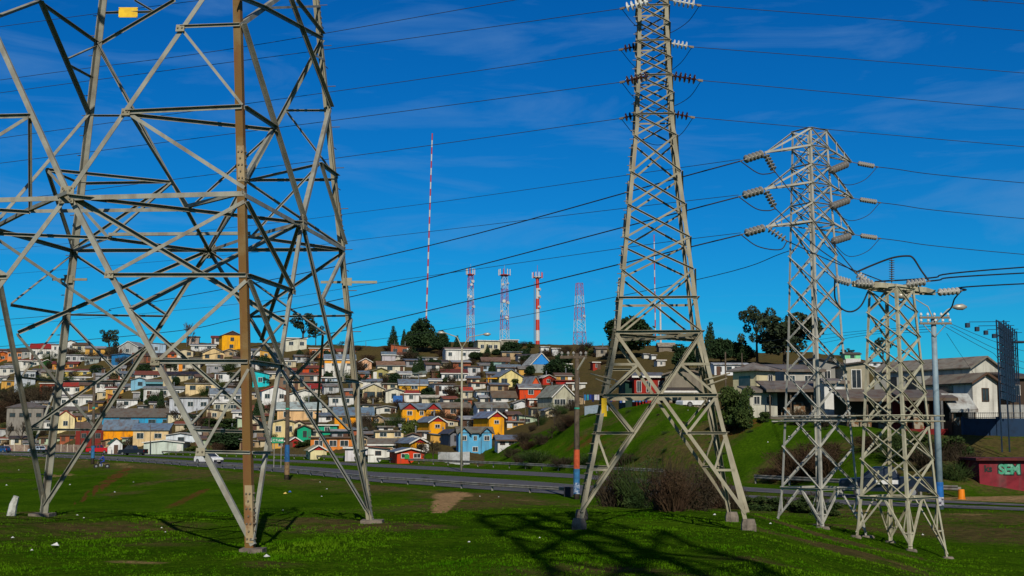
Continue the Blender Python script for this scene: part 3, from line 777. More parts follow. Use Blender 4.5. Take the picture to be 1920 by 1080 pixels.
def climb_frame(T, z, offs, label_=None):
    for f in range(4):
        n = T.nrm(f); d = (T.c(f+1, z)-T.c(f, z)).normalized(); m = MB()
        for dz in (0, .16): m.tube([T.c(f, z+dz)+n*offs-d*(offs+.25), T.c(f+1, z+dz)+n*offs+d*(offs+.25)], .022, 5)
        for i_ in (f, f+1): m.tube([T.c(i_, z-.02), T.c(i_, z+.02)+n*offs], .02, 5)
        obj('anti_climb_bar', MBloc(m, T.base), T.mt, T.t)
climb_frame(T3, cyz(790), .14)
# --- the low terminal tower at the right
y4 = lambda y, Y=37.0: P(1675, y, Y).z
T4 = Lat('lattice_pylon', 'short cream lattice tower with a flat cross arm, left of the blue banded pole', 11.16, 37.0, math.radians(41), [(-1.8, 1.34/rt2), (y4(932), 1.10/rt2), (y4(593), .72/rt2), (y4(540), .66/rt2), (6.2, .65/rt2)], GRP, mat('pale_cream_steel', (0.41, 0.385, 0.275), .65, 0, col2=(.25, .225, .15), scale=1.8, stain=((.17, .10, .05), 4.0, .55, .8, .6)), .082, .048)
T4.foot = .16; T4.legs(y4(540)+.05)
ys4 = [932, 862, 798, 738, 683, 634, 587, 543]
zl4 = [y4(y) for y in ys4]
for i, (a, b) in enumerate(zip(zl4, zl4[1:])): T4.X(a, b, hz=(i == 6))
T4.V(zl4[0], -1.75, zl4[0]-.95); climb_frame(T4, y4(790), .16)
lt, rt_ = P(1600, 532, 36.1), P(1751, 549, 38.3); zt4 = y4(540)
dirn = (rt_-lt).normalized(); per = Vector((-dirn.y, dirn.x, 0))
for sgn in (-1, 1):
    off = per*.33*sgn; m = MB(); a = lt+per*.05*sgn; b = rt_+per*.05*sgn; p1 = lt+(rt_-lt)*.25+off; p2 = lt+(rt_-lt)*.78+off
    for p, q in ((a, p1), (p1, p2), (p2, b)): m.lbar(p, q, per*sgn, .15, out=False, ext=.02)
    obj('cross_arm', MBloc(m, T4.base), T4.mt, T4.t)
for tt in (.15, .3, .45, .6, .75, .88):
    p = lt+(rt_-lt)*tt; w_ = .33*min(1, tt/.25, (1-tt)/.22); T4.bar('arm_brace', p-per*w_+Vector((0, 0, .02)), p+per*w_+Vector((0, 0, .02)), Vector((0, 0, 1)), .06)
# ------------------------------------------------------------------ insulator strings
DISC = {}
def discmesh(R, sp, m):
    k = (R, sp, m.name)
    if k not in DISC:
        mb = MB(); mb.lathe([(.12*R, 0), (.20*R, .02*sp), (.22*R, .34*sp), (.88*R, .45*sp), (R, .52*sp), (.96*R, .58*sp), (.35*R, .57*sp), (.18*R, .68*sp), (.12*R, .8*sp), (.12*R, 1.0*sp)], 14)
        me_ = bpy.data.meshes.new('disc'); me_.from_pydata(mb.v, [], mb.f); me_.materials.append(m); me_.polygons.foreach_set('use_smooth', [True]*len(me_.polygons)); DISC[k] = me_
    return DISC[k]
def string(label, a, b, n=5, R=.10, m=PORC_B, frac=(.25, .85), group='insulator strings on the pylons', clamp=True):
    a = Vector(a); b = Vector(b); d = b-a; ln = d.length; q = d.to_track_quat('Z', 'Y')
    t = thing('insulator_string', label, 'insulator', a, group=group); t.rotation_mode = 'XYZ'; t.rotation_euler = q.to_euler()
    s0, s1 = ln*frac[0], ln*frac[1]; sp = (s1-s0)/n
    for i in range(n):
        o = bpy.data.objects.new('disc', discmesh(R, sp, m)); COL.objects.link(o); o.parent = t; o.location = (0, 0, s0+i*sp)
    mb = MB(); mb.tube([(0, 0, 0), (0, 0, ln)], .012, 6)
    if clamp: mb.box((-.018, -.025, ln-.07), (.018, .018, ln+.03))
    obj('link_fitting', mb, BOLT, t); return b
GW = 'power line wires'
def wire(label, pts, r=.0075, mt=WIRE, name='power_line', cat='wire', n=28, group=GW):
    pts = [Vector(p) for p in pts]; out_ = []
    if len(pts) == 2: out_ = pts
    else:                     # smooth curve through the surveyed points
        P_ = [pts[0]*2-pts[1]]+pts+[pts[-1]*2-pts[-2]]
        for i in range(1, len(P_)-2):
            for j in range(n//(len(pts)-1)):
                t = j/(n//(len(pts)-1)); p0, p1, p2, p3 = P_[i-1:i+3]
                out_.append(.5*((2*p1)+(p2-p0)*t+(2*p0-5*p1+4*p2-p3)*t*t+(3*p1-p0-3*p2+p3)*t**3))
        out_.append(pts[-1])
    m = MB(); m.tube(out_, r, 5); o = obj(name, MBloc(m, out_[0]), mt, None, smooth=True); o.location = out_[0]
    return tag(o, label, cat, group)
lev = ['lowest', 'third', 'second', 'top']
TB = 'of the slim middle pylon'
LV = [ # name, left inner px, left end px, right inner px, right end px, Y, material left/right
 ('top', (1222, 1), (1165, 16), (1255, 0), (1312, 10), 25.3, PORC_W, PORC_W, .105),
 ('second', (1213, 83), (1163, 93), (1246, 79), (1298, 88), 26.5, PORC_B, PORC_W, .092),
 ('third', (1222, 141), (1165, 154), (1255, 141), (1315, 151), 25.2, PORC_B, PORC_B, .105),
 ('lowest', (1214, 211), (1164, 222), (1244, 210), (1300, 220), 26.5, PORC_B, PORC_B, .092)]
WL = {'top': [(700, 81), (0, 174), (-800, 285)], 'second': [(700, 161), (0, 259), (-800, 372)], 'third': [(700, 216), (0, 306), (-800, 405)], 'lowest': [(700, 287), (163, 357), (-800, 478)]}
WR = {'top': [(1920, 58), (2700, 130)], 'second': [(1920, 137), (2700, 205)], 'third': [(1920, 205), (2700, 270)], 'lowest': [(1920, 275), (2700, 340)]}
cw = {PORC_W: 'white', PORC_B: 'dark brown'}
for nm, li, le, ri, re_, Yd, ml, mr_, R in LV:
    a, b = P(*li, Yd), P(*le, Yd+.25); string('%s insulator string on the left side of the slim middle pylon, %s level' % (cw[ml], nm), a, b, R=R, m=ml, frac=(.12, .86))
    c, d = P(*ri, Yd), P(*re_, Yd+.1); string('%s insulator string on the right side of the slim middle pylon, %s level' % (cw[mr_], nm), c, d, R=R, m=mr_, frac=(.12, .84))
    dY = {700: 28.4, 163: 32.0, 0: 33.2, -800: 42.5}
    wire('thin wire running left from the %s insulator string %s' % (nm, TB), [b]+[P(x, y, dY[x]+(Yd-25.3)) for x, y in WL[nm]])
    wire('thin wire running right from the %s insulator string %s' % (nm, TB), [d]+[P(x, y, {1920: 27.6, 2700: 31.5}[x]+(Yd-25.3)) for x, y in WR[nm]])
    mid = P((le[0]+re_[0])/2+2, max(le[1], re_[1])+50, Yd+.9)
    l2 = P(le[0]+30, le[1]+34, Yd+.45); r2 = P(re_[0]-26, re_[1]+34, Yd+.5)
    wire('slack jumper loop hanging under the %s insulator strings %s' % (nm, TB), [b, l2, mid, r2, d], r=.007, name='jumper_wire', group='slack jumper loops on the pylons')
wire('thin wire crossing the top of the picture behind the near pylon, highest of all', [P(1237, -110, 26), P(355, 3, 30.5), P(0, 50, 33.5), P(-800, 160, 42)])
wire('thin wire leaving the top edge of the picture left of the slim pylon', [P(1168, -32, 25.5), P(965, 0, 26.7), P(430, 92, 30), P(0, 150, 33), P(-800, 265, 42)])
wire('short bit of thin wire in the top right corner of the picture', [P(1312, -40, 25.5), P(1820, 0, 27.3), P(1920, 7, 27.7), P(2700, 75, 31)])
# strings and wires of the double circuit pylon
A3 = {(a, b): c for a, b, c in ARMS}
LE = {'top': (1388, 302), 'middle': (1385, 369), 'bottom': (1389, 440)}; RE = {'top': (1645, 313), 'middle': (1650, 380), 'bottom': (1650, 447)}
L2 = {'top': (1453, 322), 'middle': (1454, 391), 'bottom': (1476, 452)}; R2 = {'top': (1556, 321), 'middle': (1557, 388), 'bottom': (1560, 453)}
THK = {'top': [(720, 480, 58), (231, 575, 90), (0, 600, 120), (-700, 655, 260)], 'middle': [(720, 542, 58), (451, 597, 72), (220, 632, 90), (-300, 672, 150)], 'bottom': [(720, 602, 58), (548, 637, 66), (200, 690, 95), (-300, 735, 150)]}
THN = {'top': [(1178, 328, 43), (720, 392, 58), (300, 440, 78), (-400, 505, 140)], 'middle': [(1174, 390, 43), (720, 444, 58), (300, 490, 78), (-400, 548, 140)], 'bottom': [(1174, 424+40, 43), (720, 529, 58), (300, 585, 78), (-400, 645, 140)]}
for nm in ('top', 'middle', 'bottom'):
    tip = A3[(nm, 'left')]; e = P(*LE[nm], 38.9); string('grey insulator string stretched left from the %s left arm of the pointed arm pylon' % nm, tip, e, R=.135, m=PORC_G, frac=(.08, .82))
    e2 = P(*L2[nm], 39.2); string('grey insulator string hanging down right from the %s left arm of the pointed arm pylon' % nm, tip, e2, R=.115, m=PORC_G, frac=(.1, .9))
    wire('thick dark wire running down left from the %s left arm of the pointed arm pylon' % nm, [e]+[P(*q) for q in THK[nm]], r=.022)
    wire('faint thin wire left of the pointed arm pylon, beside its %s thick wire' % nm, [e+Vector((0, 0, .06))]+[P(*q) for q in THN[nm]], r=.010)
    wire('slack loop joining the two left strings on the %s arm of the pointed arm pylon' % nm, [e, P(LE[nm][0]+32, LE[nm][1]+22, 39), P(L2[nm][0]-14, L2[nm][1]+4 if nm != 'bottom' else 468, 39.1), e2], r=.018, name='jumper_wire', group='slack jumper loops on the pylons')
    tip = A3[(nm, 'right')]; f_ = P(*RE[nm], 41.5); string('slim grey insulator string stretched right from the %s right arm of the pointed arm pylon' % nm, tip, f_, n=7, R=.085, m=PORC_G, frac=(.25, .86))
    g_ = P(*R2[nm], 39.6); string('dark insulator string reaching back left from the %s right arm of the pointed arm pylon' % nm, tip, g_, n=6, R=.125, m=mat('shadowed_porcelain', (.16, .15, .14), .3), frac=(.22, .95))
    y0 = RE[nm][1]; wire('thin wire running right from the %s right arm of the pointed arm pylon' % nm, [f_, P(1920, y0+30, 48), P(2700, y0+95, 75)], r=.013)
    wire('slack loop under the %s right arm of the pointed arm pylon' % nm, [f_, P(RE[nm][0]-25, y0+25, 41), P(RE[nm][0]-60, y0+33, 40.2), g_], r=.011, name='jumper_wire', group='slack jumper loops on the pylons')
wire('single thin wire rising from behind the houses to the pointed arm pylon below its arms', [P(1487, 468, 40), P(1290, 528, 46), P(841, 617, 75), P(600, 650, 95)], r=.013)
# strings and cables of the low terminal tower
e1 = P(1565, 522, 35.9); string('white insulator string at the left tip of the flat cross arm of the short tower', lt, e1, n=5, R=.118, m=PORC_L, frac=(.18, .95))
e2 = P(1604, 511, 36.4); string('white insulator string slanting up left above the flat cross arm of the short tower', P(1640, 540, 36.6), e2, n=5, R=.118, m=PORC_L, frac=(.22, .88))
e3 = P(1602, 531, 35.7); string('white insulator string lying along the front of the flat cross arm of the short tower', P(1640, 533, 35.9), e3, n=5, R=.125, m=PORC_L, frac=(.08, .92))
e4 = P(1742, 527, 36.8); string('white insulator string at the right front of the flat cross arm of the short tower', P(1694, 534, 36.6), e4, n=5, R=.125, m=PORC_L, frac=(.12, .85))
e5 = P(1803, 545, 38.9); string('white insulator string at the right tip of the flat cross arm of the short tower', rt_, e5, n=5, R=.118, m=PORC_L, frac=(.15, .9))
pi0, pi1 = P(1672, 531, 36.9), P(1672, 485, 36.9); string('upright thin brown post insulator on the middle of the short tower', pi0, pi1, n=10, R=.085, m=mat('brown_grey_porcelain', C('#8a7f72', .7), .35), frac=(.05, .97), clamp=False)
wire('thick black cable leading right from the right tip of the short tower', [e5, P(1920, 532, 44), P(2600, 505, 70)], r=.024, mt=CABLE)
wire('thick black cable leading right from the front string of the short tower', [e4, P(1920, 512, 43), P(2600, 480, 70)], r=.024, mt=CABLE)
wire('thick black cable leading right across the top of the short tower, uppermost of three', [P(1641, 528, 36.6), P(1745, 521, 38.6), P(1920, 501, 43), P(2600, 455, 70)], r=.024, mt=CABLE)
wire('black cable arching over the post insulator of the short tower', [e2, P(1636, 497, 36.6), pi1+Vector((0, 0, .02)), P(1700, 480, 37), P(1712, 484, 37), P(1726, 505, 37), e4], r=.028, mt=CABLE, name='jumper_wire', n=42, group='slack jumper loops on the pylons')
wire('black cable loop sagging under the left end of the cross arm of the short tower', [e1, P(1566, 560, 36.2), P(1580, 580, 36.2), P(1598, 584, 36.2), P(1615, 572, 36.2), P(1629, 543, 36.2)], r=.024, mt=CABLE, name='jumper_wire', n=40, group='slack jumper loops on the pylons')
wire('black cable hanging from the right tip string of the short tower towards the lamp pole', [e5, P(1790, 560, 39), P(1783, 578, 39.5), P(1765, 595, 40)], r=.024, mt=CABLE, name='jumper_wire', group='slack jumper loops on the pylons')
wire('slanting wire from the top left arm string down to the short tower', [P(*L2['top'], 39.2), P(1530, 420, 38.4), e2], r=.016)
wire('slanting wire from the middle left arm string down to the short tower', [P(*L2['middle'], 39.2), P(1530, 462, 38), P(1604, 511, 36.5)], r=.016)
wire('slanting wire from the bottom left arm string down to the short tower', [P(*L2['bottom'], 39.2), P(1560, 490, 38), P(1660, 529, 36.8)], r=.016)
# --- a further pylon outside the picture, behind the camera, whose shadow lies on the near grass
GH = [(0, 2.4), (12, 1.5), (22, .75), (30, .7)]
# ------------------------------------------------------------------ houses
def slab(m, pts, th, mi=0):
    n = (Vector(pts[1])-Vector(pts[0])).cross(Vector(pts[2])-Vector(pts[0])).normalized()
    if n.z < 0: n = -n
    k = len(pts); vs = [Vector(p) for p in pts]+[Vector(p)+n*th for p in pts]
    m.add(vs, [tuple(range(k)), tuple(range(2*k-1, k-1, -1))]+[(i, (i+1) % k, k+(i+1) % k, k+i) for i in range(k)], mi)
def window(root, x, z, w_, h_, y=0.0, fr=FRAME_W, split=True, rot=0):
    m = MB(); e = min(.065, w_*.09)
    def bx(a, b, mi):
        if rot: a, b = (a[1], a[0], a[2]), (b[1], b[0], b[2]); a, b = tuple(min(p, q) for p, q in zip(a, b)), tuple(max(p, q) for p, q in zip(a, b))
        m.box(a, b, mi)
    x0, x1, z0, z1 = x-w_/2, x+w_/2, z-h_/2, z+h_/2
    bx((x0-e, y-.07, z0-e), (x1+e, y+.02, z0), 0); bx((x0-e, y-.07, z1), (x1+e, y+.02, z1+e), 0)
    bx((x0-e, y-.07, z0), (x0, y+.02, z1), 0); bx((x1, y-.07, z0), (x1+e, y+.02, z1), 0)
    if split: bx((x-e*.3, y-.06, z0), (x+e*.3, y+.02, z1), 0)
    bx((x0, y-.03, z0), (x1, y+.015, z1), 1)
    return obj('window', m, [fr, GLASS], root)
def build_house(label, loc, yaw, W, Hh, R, D, kind, wm, rm, win, gm=None, fr=FRAME_W, below=1.4, door=None, crosses=(), chim=False, name='house', cat='house', group='houses on the hillside', ov=.32):
    t = thing(name, label, cat, loc, math.radians(yaw), group)
    m = MB(); a = -W/2; b = W/2; z0 = -below
    fc = 1 if gm else 0
    if kind == 'g':
        fr_ = [(a, 0, z0), (b, 0, z0), (b, 0, Hh), (a, 0, Hh)]; m.face(fr_); m.face([(a, D, z0), (a, D, Hh), (b, D, Hh), (b, D, z0)])
        if gm is None:
            m.face([(a, 0, Hh), (b, 0, Hh), (0, 0, Hh+R)])
        m.face([(a, D, Hh), (0, D, Hh+R), (b, D, Hh)])
        m.face([(a, 0, z0), (a, 0, Hh), (a, D, Hh), (a, D, z0)]); m.face([(b, 0, z0), (b, D, z0), (b, D, Hh), (b, 0, Hh)])
        obj('wall', m, wm, t)
        if gm is not None:
            g = MB(); g.prism([(a, Hh), (b, Hh), (0, Hh+R)], Vector((0, -.05, 0)), Vector((0, .15, 0)), Vector((1, 0, 0)), Vector((0, 0, 1))); obj('gable_board', g, gm, t)
        r = MB(); sl_ = R/(W/2)
        for s in (-1, 1):
            e = s*(W/2+ov); ze = Hh-ov*sl_
            slab(r, [(e, -ov, ze), (0, -ov, Hh+R), (0, D+ov, Hh+R), (e, D+ov, ze)], .10)
        obj('roof', r, rm, t)
        bb = MB()
        for s in (-1, 1):
            e = s*(W/2+ov); ze = Hh-ov*sl_; slab(bb, [(e, -ov-.05, ze-.06), (0, -ov-.05, Hh+R-.06), (0, -ov-.005, Hh+R-.06), (e, -ov-.005, ze-.06)], .17)
        obj('bargeboard', bb, fr if gm or (int(W*37) % 2) else rm, t)
    else:
        zb = Hh; hl, hr, hbk = Hh, Hh, Hh
        if kind == 'l': hl = Hh+R
        if kind == 'r': hr = Hh+R
        if kind in 'bo': hbk = Hh+R
        q = [(a, 0, hl), (b, 0, hr), (b, D, hr if kind not in 'bo' else hbk), (a, D, hl if kind not in 'bo' else hbk)]; p = [(a, 0, z0), (b, 0, z0), (b, D, z0), (a, D, z0)]
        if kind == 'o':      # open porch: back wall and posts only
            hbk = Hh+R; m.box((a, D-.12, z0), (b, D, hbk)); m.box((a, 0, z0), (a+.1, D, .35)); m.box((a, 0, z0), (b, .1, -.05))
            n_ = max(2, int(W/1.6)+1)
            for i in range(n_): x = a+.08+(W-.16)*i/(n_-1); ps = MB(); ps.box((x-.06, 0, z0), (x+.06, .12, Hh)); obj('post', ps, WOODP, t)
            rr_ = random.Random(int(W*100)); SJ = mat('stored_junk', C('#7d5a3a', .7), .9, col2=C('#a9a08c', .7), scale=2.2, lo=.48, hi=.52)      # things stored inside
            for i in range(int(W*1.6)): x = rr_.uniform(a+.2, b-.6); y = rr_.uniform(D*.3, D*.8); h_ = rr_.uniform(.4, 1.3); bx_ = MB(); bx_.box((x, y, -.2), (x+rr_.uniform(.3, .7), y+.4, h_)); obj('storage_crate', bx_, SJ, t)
        else:
            for i in range(4): j = (i+1) % 4; m.face([p[i], p[j], q[j], q[i]])
        if kind in 'sc':
            m.face([(a, 0, Hh), (a, D/2, Hh+R), (a, D, Hh)]); m.face([(b, 0, Hh), (b, D, Hh), (b, D/2, Hh+R)])
        obj('wall', m, wm, t); r = MB()
        if kind in 'sc':
            s_ = R/(D/2)
            for y0, sg in ((-ov, 1), (D+ov, -1)): slab(r, [(a-ov, y0, Hh-ov*s_), (b+ov, y0, Hh-ov*s_), (b+ov, D/2, Hh+R), (a-ov, D/2, Hh+R)], .10)
        elif kind == 'h':
            k = min(W, D)/2*.9; rx = max(W/2-k, .1); c = [(a-ov, -ov, Hh), (b+ov, -ov, Hh), (b+ov, D+ov, Hh), (a-ov, D+ov, Hh)]; r0 = (-rx, D/2, Hh+R); r1 = (rx, D/2, Hh+R)
            r.face([c[0], c[1], r1, r0]); r.face([c[1], c[2], r1]); r.face([c[2], c[3], r0, r1]); r.face([c[3], c[0], r0]); r.box((a-ov, -ov, Hh-.12), (b+ov, D+ov, Hh-.004))
        else:
            o = [(a-ov, -ov), (b+ov, -ov), (b+ov, D+ov), (a-ov, D+ov)]
            def zat(x, y):
                if kind == 'l': return Hh+R*(b-x)/W
                if kind == 'r': return Hh+R*(x-a)/W
                if kind in 'bo': return Hh+R*y/D
                return Hh
            slab(r, [(x, y, zat(x, y)+.01) for x, y in o], .14)
        obj('roof', r, rm, t)
        if kind in 'fsbo':
            bb = MB(); s_ = R/(D/2) if kind == 's' else (R/D if kind in 'bo' else 0); bb.box((a-ov, -ov-.06, Hh-ov*s_-.1), (b+ov, -ov-.003, Hh-ov*s_+.1)); obj('eaves_board', bb, fr if (int(W*37) % 2) else rm, t)
        for (tx, fw, rr) in crosses:
            x = a+W*tx; hw = W*fw/2; g = MB(); g.prism([(x-hw, Hh-.02), (x+hw, Hh-.02), (x, Hh+rr)], Vector((0, -.35, 0)), Vector((0, .4, 0)), Vector((1, 0, 0)), Vector((0, 0, 1))); g.box((x-hw, -.30, z0), (x+hw, -.01, Hh-.02), 1); obj('gable_board', g, [gm or wm, wm], t)
            g = MB(); s_ = rr/hw
            for s in (-1, 1): slab(g, [(x+s*(hw+.3), -.7, Hh-.3*s_), (x, -.7, Hh+rr), (x, D*.5, Hh+rr), (x+s*(hw+.3), D*.3, Hh-.3*s_)], .1)
            obj('gable_roof', g, rm, t)
    yb = -.02 if not crosses else -.31
    for q in win:
        tx, v, wf, hf = q[:4]; window(t, a+W*tx, Hh*v, max(.4, W*wf), max(.4, Hh*hf), y=(-.004 if not crosses or len(q) < 5 else -.305), fr=fr)
    if door is not None:
        m = MB(); x = a+W*door; m.box((x-.45, -.06, -.1), (x+.45, .01, min(2.0, Hh*.85))); obj('door', m, mat('door_brown', C('#5b3a26', .8), .7) if random.random() < .6 else FRAME_W, t)
    if chim:
        m = MB(); m.tube([(W*.22, D*.5, Hh), (W*.22, D*.5, Hh+R+.9)], .10, 8); m.lathe([(.16, 0), (.18, .1), (.05, .25)], 8, c=(W*.22, D*.5, Hh+R+.9)); obj('chimney', m, mat('flue_zinc', (.32, .32, .33), .4, .6), t)
    return t
